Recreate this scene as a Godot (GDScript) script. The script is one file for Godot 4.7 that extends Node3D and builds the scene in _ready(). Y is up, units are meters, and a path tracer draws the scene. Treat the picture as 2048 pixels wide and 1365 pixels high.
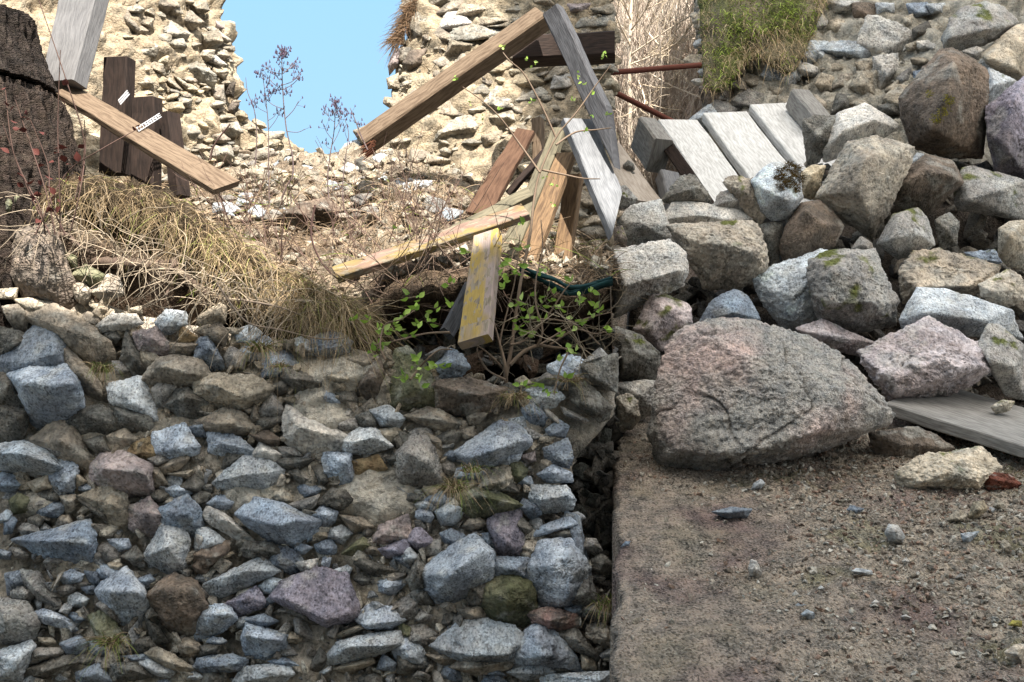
extends Node3D
# A ruined castle wall of rubble masonry (left), with a slope of fallen stone, a timber deck and a gravel path (right).

const F := 2000.0            # focal length in the units of a 2048 x 1365 frame
const EYE := Vector3(0, 1.6, 0)
var rng := RandomNumberGenerator.new()
var na := FastNoiseLite.new()      # broad lumps
var nb := FastNoiseLite.new()      # fine roughness
var nc := FastNoiseLite.new()      # colour patches
var nd := FastNoiseLite.new()      # ridged, for broken rock
var used := {}
var gain := 1.0               # how pale the stones of a place are
var M := {}
var spheres := []
var tile_o := Vector2.ZERO
var tile_s := 1.0

# ---------------------------------------------------------------- places
func P(x: float, y: float, d: float) -> Vector3:      # a direction through the frame, d metres deep
	return EYE + Vector3((x - 1024.0) / F * d, -(y - 682.5) / F * d, -d)

func depth_on(x: float, y: float, pl: Plane) -> float:
	var dir := Vector3((x - 1024.0) / F, -(y - 682.5) / F, -1.0)
	return (pl.d - pl.normal.dot(EYE)) / pl.normal.dot(dir)

func lut(t: Array, x: float) -> float:                # piecewise line through [x0, y0, x1, y1 ...]
	var n := t.size()
	if x <= t[0]: return t[1]
	for i in range(2, n, 2):
		if x <= t[i]:
			return lerpf(t[i - 1], t[i + 1], (x - t[i - 2]) / (t[i] - t[i - 2]))
	return t[n - 1]

func plane3(a: Vector3, b: Vector3, c: Vector3) -> Plane:
	var n := (b - a).cross(c - a).normalized()
	if n.dot(EYE - a) < 0: n = -n
	return Plane(n, n.dot(a))

# ---------------------------------------------------------------- naming
func numbered(called: String) -> String:
	var k = used.get(called, -1) + 1
	used[called] = k
	return called if k == 0 else "%s_%03d" % [called, k]

func tag(o: Node, label: String, category: String, group := "") -> Node:
	o.set_meta("label", label); o.set_meta("category", category)
	if group: o.set_meta("group", group)
	return o

func thing(called: String, label: String, category: String, at := Vector3.ZERO, group := "") -> Node3D:
	var o := Node3D.new()
	o.name = numbered(called)
	add_child(o, true)
	o.position = at
	tag(o, label, category, group)
	return o

func obj(called: String, mesh: Mesh, mat: Material, parent: Node = null, at := Vector3.ZERO) -> MeshInstance3D:
	var o := MeshInstance3D.new()
	o.mesh = mesh
	o.material_override = mat
	if parent == null:
		o.name = numbered(called)
		add_child(o, true)
	else:
		var key := "%s/%s" % [str(parent.get_instance_id()), called]
		var k = used.get(key, -1) + 1
		used[key] = k
		o.name = called if k == 0 else "%s_%03d" % [called, k]
		parent.add_child(o, true)
	o.position = at
	return o

func struct_(called: String, mesh: Mesh, mat: Material) -> MeshInstance3D:
	var o := obj(called, mesh, mat)
	o.set_meta("kind", "structure")
	return o

# ---------------------------------------------------------------- meshes
class Buf:
	var v := PackedVector3Array()
	var c := PackedColorArray()
	var uv := PackedVector2Array()
	var ix := PackedInt32Array()
	func add(p: Vector3, col: Color, t := Vector2.ZERO) -> int:
		v.append(p); c.append(col); uv.append(t)
		return v.size() - 1
	func tri(a: int, b: int, d: int) -> void:
		ix.append(a); ix.append(b); ix.append(d)
	func quad(a: int, b: int, d: int, e: int) -> void:
		tri(a, b, d); tri(a, d, e)

func normals_of(v: PackedVector3Array, ix: PackedInt32Array) -> PackedVector3Array:
	var n := PackedVector3Array()
	n.resize(v.size())
	for i in range(0, ix.size(), 3):
		var a := ix[i]; var b := ix[i + 1]; var c := ix[i + 2]
		var fn := (v[c] - v[a]).cross(v[b] - v[a])
		n[a] += fn; n[b] += fn; n[c] += fn
	for i in n.size(): n[i] = n[i].normalized()
	return n

func mesh_of(b: Buf, flat := false) -> ArrayMesh:
	var m := ArrayMesh.new()
	var a := []
	a.resize(Mesh.ARRAY_MAX)
	if flat:
		var v := PackedVector3Array(); var c := PackedColorArray(); var uv := PackedVector2Array(); var n := PackedVector3Array()
		for i in range(0, b.ix.size(), 3):
			var p := b.v[b.ix[i]]; var q := b.v[b.ix[i + 1]]; var r := b.v[b.ix[i + 2]]
			var fn := (r - p).cross(q - p).normalized()
			for k in 3:
				var j := b.ix[i + k]
				v.append(b.v[j]); c.append(b.c[j]); uv.append(b.uv[j]); n.append(fn)
		a[Mesh.ARRAY_VERTEX] = v; a[Mesh.ARRAY_COLOR] = c; a[Mesh.ARRAY_TEX_UV] = uv; a[Mesh.ARRAY_NORMAL] = n
	else:
		a[Mesh.ARRAY_VERTEX] = b.v; a[Mesh.ARRAY_COLOR] = b.c; a[Mesh.ARRAY_TEX_UV] = b.uv; a[Mesh.ARRAY_INDEX] = b.ix
		a[Mesh.ARRAY_NORMAL] = normals_of(b.v, b.ix)
	m.add_surface_from_arrays(Mesh.PRIMITIVE_TRIANGLES, a)
	return m

func grid_into(b: Buf, pos: PackedVector3Array, col: PackedColorArray, nu: int, nv: int) -> void:   # rows run up, columns run right
	var o := b.v.size()
	b.v.append_array(pos); b.c.append_array(col)
	var uv := PackedVector2Array(); uv.resize(pos.size()); b.uv.append_array(uv)
	for j in nv - 1:
		for i in nu - 1:
			var k := o + j * nu + i
			b.quad(k, k + nu, k + nu + 1, k + 1)

func make_spheres() -> void:                           # icospheres: [directions, indices] by level
	var t := (1.0 + sqrt(5.0)) / 2.0
	var v: Array = [Vector3(-1, t, 0), Vector3(1, t, 0), Vector3(-1, -t, 0), Vector3(1, -t, 0), Vector3(0, -1, t), Vector3(0, 1, t), Vector3(0, -1, -t), Vector3(0, 1, -t), Vector3(t, 0, -1), Vector3(t, 0, 1), Vector3(-t, 0, -1), Vector3(-t, 0, 1)]
	var f: Array = [0, 11, 5, 0, 5, 1, 0, 1, 7, 0, 7, 10, 0, 10, 11, 1, 5, 9, 5, 11, 4, 11, 10, 2, 10, 7, 6, 7, 1, 8, 3, 9, 4, 3, 4, 2, 3, 2, 6, 3, 6, 8, 3, 8, 9, 4, 9, 5, 2, 4, 11, 6, 2, 10, 8, 6, 7, 9, 8, 1]
	for i in v.size(): v[i] = v[i].normalized()
	for level in 7:
		spheres.append([PackedVector3Array(v), PackedInt32Array(f)])
		if level == 6: break
		var mid := {}
		var g := []
		for i in range(0, f.size(), 3):
			var e := []
			for k in 3:
				var a: int = f[i + k]; var b: int = f[i + (k + 1) % 3]
				var key := mini(a, b) * 100000 + maxi(a, b)
				if not mid.has(key):
					mid[key] = v.size()
					v.append(((v[a] + v[b]) * 0.5).normalized())
				e.append(mid[key])
			g.append_array([f[i], e[0], e[2], f[i + 1], e[1], e[0], f[i + 2], e[2], e[1], e[0], e[1], e[2]])
		f = g
	for s in spheres:                                   # clockwise seen from outside
		var ix: PackedInt32Array = s[1]
		for i in range(0, ix.size(), 3):
			var k := ix[i + 1]; ix[i + 1] = ix[i + 2]; ix[i + 2] = k
		s[1] = ix

func hull_planes(p: PackedVector3Array) -> Array:       # planes of the convex hull, points outside-facing
	var out := []
	var n := p.size()
	for i in n - 2:
		for j in range(i + 1, n - 1):
			for k in range(j + 1, n):
				var nn := (p[j] - p[i]).cross(p[k] - p[i])
				var l := nn.length()
				if l < 1e-7: continue
				nn /= l
				var d := nn.dot(p[i])
				var pos := false; var neg := false
				for q in n:
					if q == i or q == j or q == k: continue
					var e := nn.dot(p[q]) - d
					if e > 1e-6:
						pos = true
						if neg: break
					elif e < -1e-6:
						neg = true
						if pos: break
				if pos and neg: continue
				if pos: nn = -nn; d = -d
				var dup := false
				for o in out:
					if o.normal.dot(nn) > 0.9995 and absf(o.d - d) < 1e-4: dup = true; break
				if not dup: out.append(Plane(nn, d))
	return out

const TONE := {
	"g": [Color(.30, .29, .27), Color(.20, .19, .18)], "b": [Color(.245, .29, .345), Color(.165, .19, .23)], "B": [Color(.42, .48, .555), Color(.265, .30, .355)],
	"P": [Color(.49, .535, .575), Color(.33, .35, .37)], "d": [Color(.17, .165, .15), Color(.10, .095, .085)], "w": [Color(.50, .45, .37), Color(.33, .29, .23)],
	"W": [Color(.68, .66, .62), Color(.50, .48, .45)], "t": [Color(.345, .305, .25), Color(.215, .19, .16)], "p": [Color(.37, .32, .315), Color(.25, .215, .215)],
	"o": [Color(.44, .33, .19), Color(.28, .2, .12)], "m": [Color(.19, .19, .13), Color(.11, .115, .07)], "n": [Color(.235, .19, .155), Color(.145, .12, .10)], "l": [Color(.47, .44, .38), Color(.33, .30, .25)],
	"r": [Color(.36, .24, .215), Color(.24, .20, .18)], "u": [Color(.30, .28, .33), Color(.19, .175, .21)], "c": [Color(.55, .48, .36), Color(.38, .32, .23)],
	"R": [Color(.17, .062, .042), Color(.10, .042, .03)], "k": [Color(.60, .485, .46), Color(.41, .395, .37)], "y": [Color(.55, .47, .12), Color(.35, .30, .10)],
}

# A broken stone: the hull of the given points, its edges worn, its faces rough. Points are relative to the stone's own origin.
func rock(pts: PackedVector3Array, level: int, rough: float, tone: String, moss := 0.0, wear := 0.03) -> ArrayMesh:
	var cen := Vector3.ZERO
	for q in pts: cen += q
	cen /= pts.size()
	var loc := PackedVector3Array()
	var lo := Vector3.ONE * 1e9; var hi := -lo
	for q in pts:
		loc.append(q - cen)
		lo = lo.min(q - cen); hi = hi.max(q - cen)
	var ext := (hi - lo) * 0.5
	var size := pow(ext.x * ext.y * ext.z, 1.0 / 3.0) * 2.0
	var planes := hull_planes(loc)
	for i in 3:                                          # chipped corners
		var dir := Vector3(rng.randf_range(-.6, .6), rng.randf_range(-.6, .8), rng.randf_range(.2, 1)).normalized()
		var sup := 0.0
		for q in loc: sup = maxf(sup, dir.dot(q))
		planes.append(Plane(dir, sup * rng.randf_range(.93, 1.0)))
	var np := planes.size()
	var pn := PackedVector3Array(); var pd := PackedFloat32Array()
	for q in planes: pn.append(q.normal); pd.append(maxf(q.d, size * .02))
	var dirs: PackedVector3Array = spheres[level][0]
	var ix: PackedInt32Array = spheres[level][1]
	var v := PackedVector3Array(); v.resize(dirs.size())
	var c := PackedColorArray(); c.resize(dirs.size())
	var off := Vector3(rng.randf(), rng.randf(), rng.randf()) * 50.0
	var w := wear * size
	var tt: Array = TONE[tone]
	var k0 := rng.randf_range(.84, 1.18) * (1.22 if tone in ["b", "B", "P", "g", "u", "p", "d", "t"] else 1.0) * gain
	var ca: Color = tt[0] * k0; var cb: Color = tt[1] * k0
	var warm := rng.randf_range(-.05, .05)
	ca.r *= 1 + warm; ca.b *= 1 - warm
	var fa := 1.1 / maxf(size, .03)
	var strata := Vector3(rng.randf_range(-.4, .4), 1, rng.randf_range(-.5, .5)).normalized()
	for i in dirs.size():
		var u := (dirs[i] * ext).normalized()
		var r1 := 1e9; var r2 := 1e9
		for q in np:
			var e := u.dot(pn[q])
			if e > 1e-4:
				var r := pd[q] / e
				if r < r1: r2 = r1; r1 = r
				elif r < r2: r2 = r
		var h := maxf(w - (r2 - r1), 0.0) / w
		r1 -= h * h * w * .25
		var p := u * r1
		var s := p * fa + off
		var ridge := nd.get_noise_3dv(s * 2.2 + strata * s.dot(strata) * 2.0)
		r1 += size * rough * (na.get_noise_3dv(s) * .9 + ridge * .45 + nb.get_noise_3dv(s * 5.0) * .4)
		if level >= 4: r1 += .007 * nb.get_noise_3dv(p * 42.0 + off) * (rough * 24.0) + ((.006 * nb.get_noise_3dv(p * 95.0 + off) + .010 * nb.get_noise_3dv(p * 30.0 + off)) if level >= 5 else 0.0)
		var crack := 0.0
		if level >= 4:
			crack = clampf(1.0 - absf(nc.get_noise_3dv(s * .75 + Vector3(4, 4, 4))) / .022, 0, 1) * clampf(na.get_noise_3dv(s * .8) * 3.0 + .3, 0, 1)
			r1 -= crack * size * .022
		p = u * maxf(r1, size * .05)
		v[i] = p + cen
		var m := clampf(nc.get_noise_3dv(s * 1.3) * 1.5 + .5 + ridge * .3, 0, 1)
		var col := ca.lerp(cb, m)
		if moss > 0.0:
			var g := nc.get_noise_3dv(s * 2.1 + Vector3(9, 3, 7)) * 2.0 + u.y * .5 + moss - .9
			col = col.lerp(Color(.14, .16, .03), clampf(g * 2.0, 0, .9))
		else:
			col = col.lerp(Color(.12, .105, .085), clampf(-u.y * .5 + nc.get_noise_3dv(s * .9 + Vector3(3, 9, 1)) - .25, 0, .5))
		if level >= 4:
			var li := nb.get_noise_3dv(s * 1.7 + Vector3(1, 5, 2))
			if li > .22: col = col.lerp(Color(.50, .50, .46), clampf((li - .22) * 2.2, 0, .4))
			col = col.lerp(Color(.07, .06, .05), crack * .7)
		c[i] = col
	var m2 := ArrayMesh.new()
	var a := []
	a.resize(Mesh.ARRAY_MAX)
	a[Mesh.ARRAY_VERTEX] = v; a[Mesh.ARRAY_COLOR] = c; a[Mesh.ARRAY_INDEX] = ix; a[Mesh.ARRAY_NORMAL] = normals_of(v, ix)
	m2.add_surface_from_arrays(Mesh.PRIMITIVE_TRIANGLES, a)
	return m2

func tile(x: float, y: float, s: float) -> void:
	tile_o = Vector2(x, y); tile_s = s

func pairs(t: String) -> PackedVector2Array:
	var out := PackedVector2Array()
	for w in t.strip_edges().split(" ", false):
		var q := w.split(",")
		out.append(tile_o + Vector2(q[0].to_float(), q[1].to_float()) / tile_s)
	return out

func poly_area(p: PackedVector2Array) -> float:
	var a := 0.0
	for i in p.size():
		var q := p[(i + 1) % p.size()]
		a += p[i].x * q.y - q.x * p[i].y
	return absf(a) * .5

# Points of a stone seen as OUTLINE from the path; RIDGE gives corners that stand out towards the viewer by a share of its size.
func stone_points(o: PackedVector2Array, ridge: String, d: float, lean: float, thick: float, grow := 1.04) -> Array:
	var cen := Vector2.ZERO
	for q in o: cen += q
	cen /= o.size()
	o = o.duplicate()
	for i in o.size(): o[i] = cen + (o[i] - cen) * grow
	var s := sqrt(poly_area(o)) / F * d
	var at := P(cen.x, cen.y, d)
	var pts := PackedVector3Array()
	for q in o:
		var up := (cen.y - q.y) / F * d
		pts.append(P(q.x, q.y, d + (up * (lean + .12) if up > 0 else -up * .38)) - at)
	var nback := clampi(o.size() / 2, 3, 5)
	for i in nback:
		var q := o[int(i * o.size() / float(nback))]
		q = cen + (q - cen) * .72
		pts.append(P(q.x, q.y, d + s * thick + maxf(0, (cen.y - q.y) / F * d) * lean) - at)
	var any := false
	for w in ridge.strip_edges().split(" ", false):
		var q := w.split(",")
		var r := tile_o + Vector2(q[0].to_float(), q[1].to_float()) / tile_s
		pts.append(P(r.x, r.y, d - q[2].to_float() * s * 1.3) - at)
		any = true
	if not any:
		for i in 2:
			var a := o[rng.randi() % o.size()]
			var r := cen.lerp(a, rng.randf_range(.1, .45)) + Vector2(0, rng.randf_range(0, .12) * s * F / d)
			pts.append(P(r.x, r.y, d - rng.randf_range(.3, .55) * s) - at)
	return [at, pts, s, cen]

func level_for(px: float) -> int:
	return 2 if px < 16 else 3 if px < 40 else 4 if px < 200 else 5

# ---------------------------------------------------------------- materials
func noise_bytes(kind: int, freq: float, oct: int, sd: int, w: int, h: int, fractal := FastNoiseLite.FRACTAL_FBM) -> PackedByteArray:
	var n := FastNoiseLite.new()
	n.noise_type = kind
	n.seed = sd
	n.frequency = freq
	n.fractal_type = fractal if oct > 1 else FastNoiseLite.FRACTAL_NONE
	n.fractal_octaves = oct
	if kind == FastNoiseLite.TYPE_CELLULAR:
		n.cellular_return_type = FastNoiseLite.RETURN_CELL_VALUE
	var im := n.get_seamless_image(w, h)
	im.convert(Image.FORMAT_L8)
	return im.get_data()

func tex_rgb(w: int, h: int, data: PackedByteArray) -> ImageTexture:
	var im := Image.create_from_data(w, h, false, Image.FORMAT_RGB8, data)
	im.generate_mipmaps()
	return ImageTexture.create_from_image(im)

func tex_l(w: int, h: int, data: PackedByteArray) -> ImageTexture:
	return ImageTexture.create_from_image(Image.create_from_data(w, h, false, Image.FORMAT_L8, data))

func speckle(w: int, sd: int, grains: float, amount: float, patch: float) -> ImageTexture:   # crystals of a granite, near white on average
	var cell := noise_bytes(FastNoiseLite.TYPE_CELLULAR, grains, 1, sd, w, w)
	var fine := noise_bytes(FastNoiseLite.TYPE_SIMPLEX_SMOOTH, .25, 3, sd + 1, w, w)
	var wide := noise_bytes(FastNoiseLite.TYPE_SIMPLEX_SMOOTH, .012, 4, sd + 2, w, w)
	var out := PackedByteArray(); out.resize(w * w * 3)
	for i in w * w:
		var c := cell[i] / 255.0
		var k := 1.0
		if c < .22: k = 1.0 - amount
		elif c > .80: k = 1.0 + amount * .55
		k += (fine[i] / 255.0 - .5) * amount * .7 + (wide[i] / 255.0 - .5) * patch
		var warm := (wide[i] / 255.0 - .5) * .07
		k *= .86
		out[i * 3] = int(clampf(k * (1 + warm), 0, 1) * 255)
		out[i * 3 + 1] = int(clampf(k, 0, 1) * 255)
		out[i * 3 + 2] = int(clampf(k * (1 - warm), 0, 1) * 255)
	return tex_rgb(w, w, out)

func bumps(w: int, sd: int, f: float, oct: int, pits: float) -> ImageTexture:
	var a := noise_bytes(FastNoiseLite.TYPE_SIMPLEX_SMOOTH, f, oct, sd, w, w)
	var b := noise_bytes(FastNoiseLite.TYPE_SIMPLEX_SMOOTH, f * 2.5, 3, sd + 5, w, w, FastNoiseLite.FRACTAL_RIDGED)
	var out := PackedByteArray(); out.resize(w * w)
	for i in w * w:
		out[i] = int(clampf(a[i] * (1 - pits) + b[i] * pits, 0, 255))
	return tex_l(w, w, out)

func triplanar(al: Texture2D, bump: Texture2D, scale: float, cm: float, rough := .95) -> StandardMaterial3D:
	var m := StandardMaterial3D.new()
	m.vertex_color_use_as_albedo = true
	m.albedo_texture = al
	m.roughness = rough
	m.metallic_specular = .25
	m.uv1_triplanar = true
	m.uv1_world_triplanar = true
	m.uv1_scale = Vector3.ONE * scale
	if bump:
		m.heightmap_enabled = true
		m.heightmap_texture = bump
		m.heightmap_scale = cm
	return m

# Sawn timber, grain running along v. BASE and DARK are linear colours; PAINT is flaking colour over it.
func wood(sd: int, base: Color, dark: Color, grain: float, crack: float, paint := Color(0, 0, 0, 0), paint2 := Color(0, 0, 0, 0)) -> StandardMaterial3D:
	var w := 192; var h := 512
	var n1 := FastNoiseLite.new(); n1.seed = sd; n1.frequency = .02; n1.noise_type = FastNoiseLite.TYPE_SIMPLEX_SMOOTH; n1.fractal_octaves = 3
	var n2 := FastNoiseLite.new(); n2.seed = sd + 7; n2.frequency = .011; n2.noise_type = FastNoiseLite.TYPE_SIMPLEX_SMOOTH; n2.fractal_octaves = 4
	var out := PackedByteArray(); out.resize(w * h * 3)
	var bm := PackedByteArray(); bm.resize(w * h)
	var kx := float(sd % 7) * 13.0
	for y in h:
		for x in w:
			var wob := n2.get_noise_2d(x * .66 + kx, y * .7) * 26.0
			var ring := .5 + .5 * sin((x + wob) * .28 + n2.get_noise_2d(y * .24, kx) * 9.0)
			var fib := n1.get_noise_2d(x * 10.0, y * .8 + kx * 31.0)
			var blot := n2.get_noise_2d(x * 1.5 + 400.0, y * 1.2)
			var t := clampf(.38 + (ring - .5) * grain + fib * .75 + blot * .5, 0, 1)
			var c := base.lerp(dark, t)
			var ht := .6 - fib * .5 - ring * .15
			var ck := n1.get_noise_2d(x * 9.0 + 900.0, y * .24 + kx)
			if ck > 1.0 - crack:
				c = c.lerp(Color(.025, .02, .018), .85)
				ht = 0.05
			if paint.a > 0.0:
				var fl := n2.get_noise_2d(x * 3.4 + 77.0, y * 2.2 + 50.0) + fib * .35 + .26
				if fl > .08:
					var pc := paint.lerp(paint2, clampf(n2.get_noise_2d(x * .5, y * .5 + 300.0) * 2.2 + .5, 0, 1)) if paint2.a > 0 else paint
					c = pc * (1.0 + blot * .25 + fib * .12)
					ht += .12
			var s := c.linear_to_srgb()
			var i := y * w + x
			out[i * 3] = int(clampf(s.r, 0, 1) * 255); out[i * 3 + 1] = int(clampf(s.g, 0, 1) * 255); out[i * 3 + 2] = int(clampf(s.b, 0, 1) * 255)
			bm[i] = int(clampf(ht, 0, 1) * 255)
	var m := StandardMaterial3D.new()
	m.albedo_texture = tex_rgb(w, h, out)
	m.roughness = .88
	m.metallic_specular = .3
	m.heightmap_enabled = true
	m.heightmap_texture = tex_l(w, h, bm)
	m.heightmap_scale = .18
	return m

func plain(c: Color, rough := .9, back := 0.0) -> StandardMaterial3D:
	var m := StandardMaterial3D.new()
	m.albedo_color = c.linear_to_srgb()
	m.roughness = rough
	m.metallic_specular = .3
	if back > 0.0:
		m.backlight_enabled = true
		m.backlight = (c * back).linear_to_srgb()
	return m

func tinted(rough := .9, back := false) -> StandardMaterial3D:
	var m := StandardMaterial3D.new()
	m.vertex_color_use_as_albedo = true
	m.roughness = rough
	m.metallic_specular = .25
	if back:
		m.backlight_enabled = true
		m.backlight = Color(.25, .25, .12)
	return m

func make_materials() -> void:
	for q in [[na, 1.0, 3, 11], [nb, 1.0, 3, 23], [nc, 1.0, 4, 37], [nd, 1.0, 3, 51]]:
		var n: FastNoiseLite = q[0]
		n.noise_type = FastNoiseLite.TYPE_SIMPLEX_SMOOTH
		n.frequency = q[1]; n.fractal_octaves = q[2]; n.seed = q[3]
		n.fractal_type = FastNoiseLite.FRACTAL_FBM
	nd.fractal_type = FastNoiseLite.FRACTAL_RIDGED
	var sp := speckle(512, 3, .20, .34, .35)
	var sp2 := speckle(512, 9, .16, .26, .5)
	var bp := bumps(512, 5, .03, 5, .35)
	M.granite = triplanar(sp, bp, 1.6, 1.5)
	M.rough = triplanar(sp2, bp, 1.3, 2.2)
	M.boulder = triplanar(sp2, bumps(512, 15, .045, 5, .55), 2.0, 4.0)
	M.mortar = triplanar(speckle(512, 21, .12, .18, .5), bumps(512, 25, .06, 5, .5), 1.7, 2.2, 1.0)
	M.soil = triplanar(speckle(512, 31, .2, .36, .5), bumps(512, 35, .09, 4, .3), 1.5, 2.6, 1.0)
	M.bark = triplanar(speckle(512, 41, .1, .3, .6), bumps(512, 45, .035, 5, .7), 2.2, 5.0, 1.0)
	M.grass = tinted(.85, true)
	M.leaf = tinted(.6, true)
	M.twig = tinted(.9)
	M.wood_grey = wood(1, Color(0.281, 0.272, 0.255), Color(0.145, 0.136, 0.128), .35, .12)
	M.wood_pale = wood(2, Color(0.186, 0.186, 0.192), Color(0.112, 0.112, 0.118), .3, .1)
	M.wood_tan = wood(3, Color(0.144, 0.107, 0.075), Color(0.070, 0.048, 0.032), .5, .1)
	M.wood_brown = wood(4, Color(0.099, 0.057, 0.037), Color(0.055, 0.030, 0.020), .35, .1)
	M.wood_sand = wood(13, Color(.44, .385, .33), Color(.28, .235, .195), .3, .08)
	M.wood_orange = wood(5, Color(.185, .122, .070), Color(.085, .055, .035), .5, .2)
	M.wood_dark = wood(6, Color(.036, .025, .021), Color(.016, .012, .011), .4, .2)
	M.wood_blue = wood(7, Color(0.073, 0.076, 0.084), Color(0.032, 0.032, 0.036), .35, .2)
	M.wood_white = wood(8, Color(0.179, 0.188, 0.203), Color(0.092, 0.097, 0.106), .2, .05)
	M.wood_deck = wood(9, Color(.66, .66, .655), Color(.42, .415, .405), .45, .10)
	M.wood_yellow = wood(10, Color(0.246, 0.209, 0.159), Color(0.116, 0.094, 0.072), .5, .2, Color(0.289, 0.209, 0.065), Color(0.260, 0.209, 0.188))
	M.wood_yellow2 = wood(11, Color(0.197, 0.171, 0.130), Color(0.104, 0.088, 0.068), .5, .2, Color(0.171, 0.130, 0.057), Color(0.161, 0.109, 0.088))
	M.wood_olive = wood(12, Color(0.150, 0.135, 0.094), Color(0.075, 0.068, 0.049), .4, .14)
	M.rust = plain(Color(.13, .05, .035), .85)
	M.steel = plain(Color(.42, .43, .45), .5)
	M.net = plain(Color(.012, .05, .055), .8)
	M.charred = plain(Color(.02, .018, .017), .95)

# A sawn board or post: A and B are ends of one long edge of the face we see, W spans that face, THICK runs away from us.
func board(called: String, a: Vector3, b: Vector3, wv: Vector3, thick: float, mat: Material, parent: Node = null, warp := 0.006, ragged := 0.0, w_end := 1.0, mitre := 0.0) -> MeshInstance3D:
	var l := b - a
	var ld := l.normalized()
	wv -= ld * wv.dot(ld)
	var wd := wv.normalized()
	var t := ld.cross(wd)
	if t.dot(EYE - a) > 0: t = -t
	t *= thick
	var ch := minf(thick, wv.length()) * .09
	var buf := Buf.new()
	var mid := (a + b + wv + t) * .5
	var nseg := 12
	var k := rng.randf() * 90.0
	var u0 := rng.randf(); var v0 := rng.randf()
	var prof := []                                        # rounded cross-section, in (w, t) shares
	var wl := wv.length()
	var cw := ch / wl; var ct := ch / thick
	for q in [[cw, 0], [1 - cw, 0], [1, ct], [1, 1 - ct], [1 - cw, 1], [cw, 1], [0, 1 - ct], [0, ct]]:
		prof.append(Vector2(q[0], q[1]))
	var np := prof.size()
	var per := PackedFloat32Array([0.0])
	for i in np:
		var q: Vector2 = prof[(i + 1) % np] - prof[i]
		per.append(per[i] + Vector2(q.x * wl, q.y * thick).length())
	for s in nseg + 1:
		var f := float(s) / nseg
		var c := a + l * f
		var sc := lerpf(1.0, w_end, f)
		var bend := wd * na.get_noise_2d(f * 2.0, k) * warp + t.normalized() * na.get_noise_2d(f * 2.0, k + 9) * warp
		for i in np + 1:
			var q: Vector2 = prof[i % np]
			var e := Vector3.ZERO
			if ragged > 0.0 and (s == 0 or s == nseg):
				e = ld * nb.get_noise_2d(q.x * 4 + k, q.y * 4 + s) * ragged
			e -= ld * mitre * q.x * f
			var p := c + wv * ((q.x - .5) * sc + .5) + t * q.y + bend + e
			p += (wd + t.normalized()) * nb.get_noise_2d(f * 9.0 + i * 5.0, k) * .0012
			buf.add(p - mid, Color.WHITE, Vector2(u0 + per[i] / .26, v0 + f * l.length() / 1.0))
	for s in nseg:
		for i in np:
			var r := s * (np + 1) + i
			buf.quad(r, r + 1, r + np + 2, r + np + 1)
	for s in [0, nseg]:
		var c0 := buf.v[s * (np + 1)]
		var cc := Vector3.ZERO
		for i in np: cc += buf.v[s * (np + 1) + i]
		cc /= np
		var ci := buf.add(cc, Color.WHITE, Vector2(u0 + .1, v0 + .05))
		for i in np:
			var p1 := buf.v[s * (np + 1) + i]; var p2 := buf.v[s * (np + 1) + (i + 1) % np]
			var i1 := buf.add(p1, Color.WHITE, Vector2(u0 + (p1 - c0).dot(wd) / .26, v0 + (p1 - c0).dot(t) * 5))
			var i2 := buf.add(p2, Color.WHITE, Vector2(u0 + (p2 - c0).dot(wd) / .26, v0 + (p2 - c0).dot(t) * 5))
			if s == 0: buf.tri(ci, i2, i1)
			else: buf.tri(ci, i1, i2)
	var m := mesh_of(buf, true)
	return obj(called, fix_facing(m, mid), mat, parent, mid)

func fix_facing(m: ArrayMesh, _at: Vector3) -> ArrayMesh:   # flips a closed convex mesh whose faces look inwards
	var a := m.surface_get_arrays(0)
	var v: PackedVector3Array = a[Mesh.ARRAY_VERTEX]; var n: PackedVector3Array = a[Mesh.ARRAY_NORMAL]
	var s := 0.0
	for i in v.size(): s += n[i].dot(v[i])
	if s >= 0: return m
	for i in range(0, v.size(), 3):
		for k in Mesh.ARRAY_MAX:
			if a[k] != null and (k == Mesh.ARRAY_VERTEX or k == Mesh.ARRAY_COLOR or k == Mesh.ARRAY_TEX_UV):
				var x = a[k][i + 1]
				a[k][i + 1] = a[k][i + 2]
				a[k][i + 2] = x
		for j in 3: n[i + j] = -n[i + j]
	a[Mesh.ARRAY_NORMAL] = n
	var o := ArrayMesh.new()
	o.add_surface_from_arrays(Mesh.PRIMITIVE_TRIANGLES, a)
	return o

# ---------------------------------------------------------------- plants
func tube(b: Buf, pts: PackedVector3Array, r0: float, r1: float, sides: int, col: Color, knob := 0.0) -> void:
	var n := pts.size()
	var base := b.v.size()
	var up := Vector3(.3, .2, .9)
	for i in n:
		var t := (pts[mini(i + 1, n - 1)] - pts[maxi(i - 1, 0)]).normalized()
		var x := t.cross(up)
		if x.length() < .05: x = t.cross(Vector3.RIGHT)
		x = x.normalized()
		var y := t.cross(x)
		var f := float(i) / (n - 1)
		for s in sides:
			var an := TAU * s / sides
			var r := lerpf(r0, r1, f)
			if knob > 0: r *= 1.0 + knob * (na.get_noise_3dv((pts[i] + x * cos(an) * r) * 14.0) + nb.get_noise_3d(f * 30, an * 2.0, r0 * 900.0) * .6)
			b.add(pts[i] + (x * cos(an) + y * sin(an)) * r, col * (1.0 + .18 * nb.get_noise_3d(f * 9, an, r0 * 900.0)))
	for i in n - 1:
		for s in sides:
			var a := base + i * sides + s
			var c := base + i * sides + (s + 1) % sides
			b.quad(a, a + sides, c + sides, c)

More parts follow.
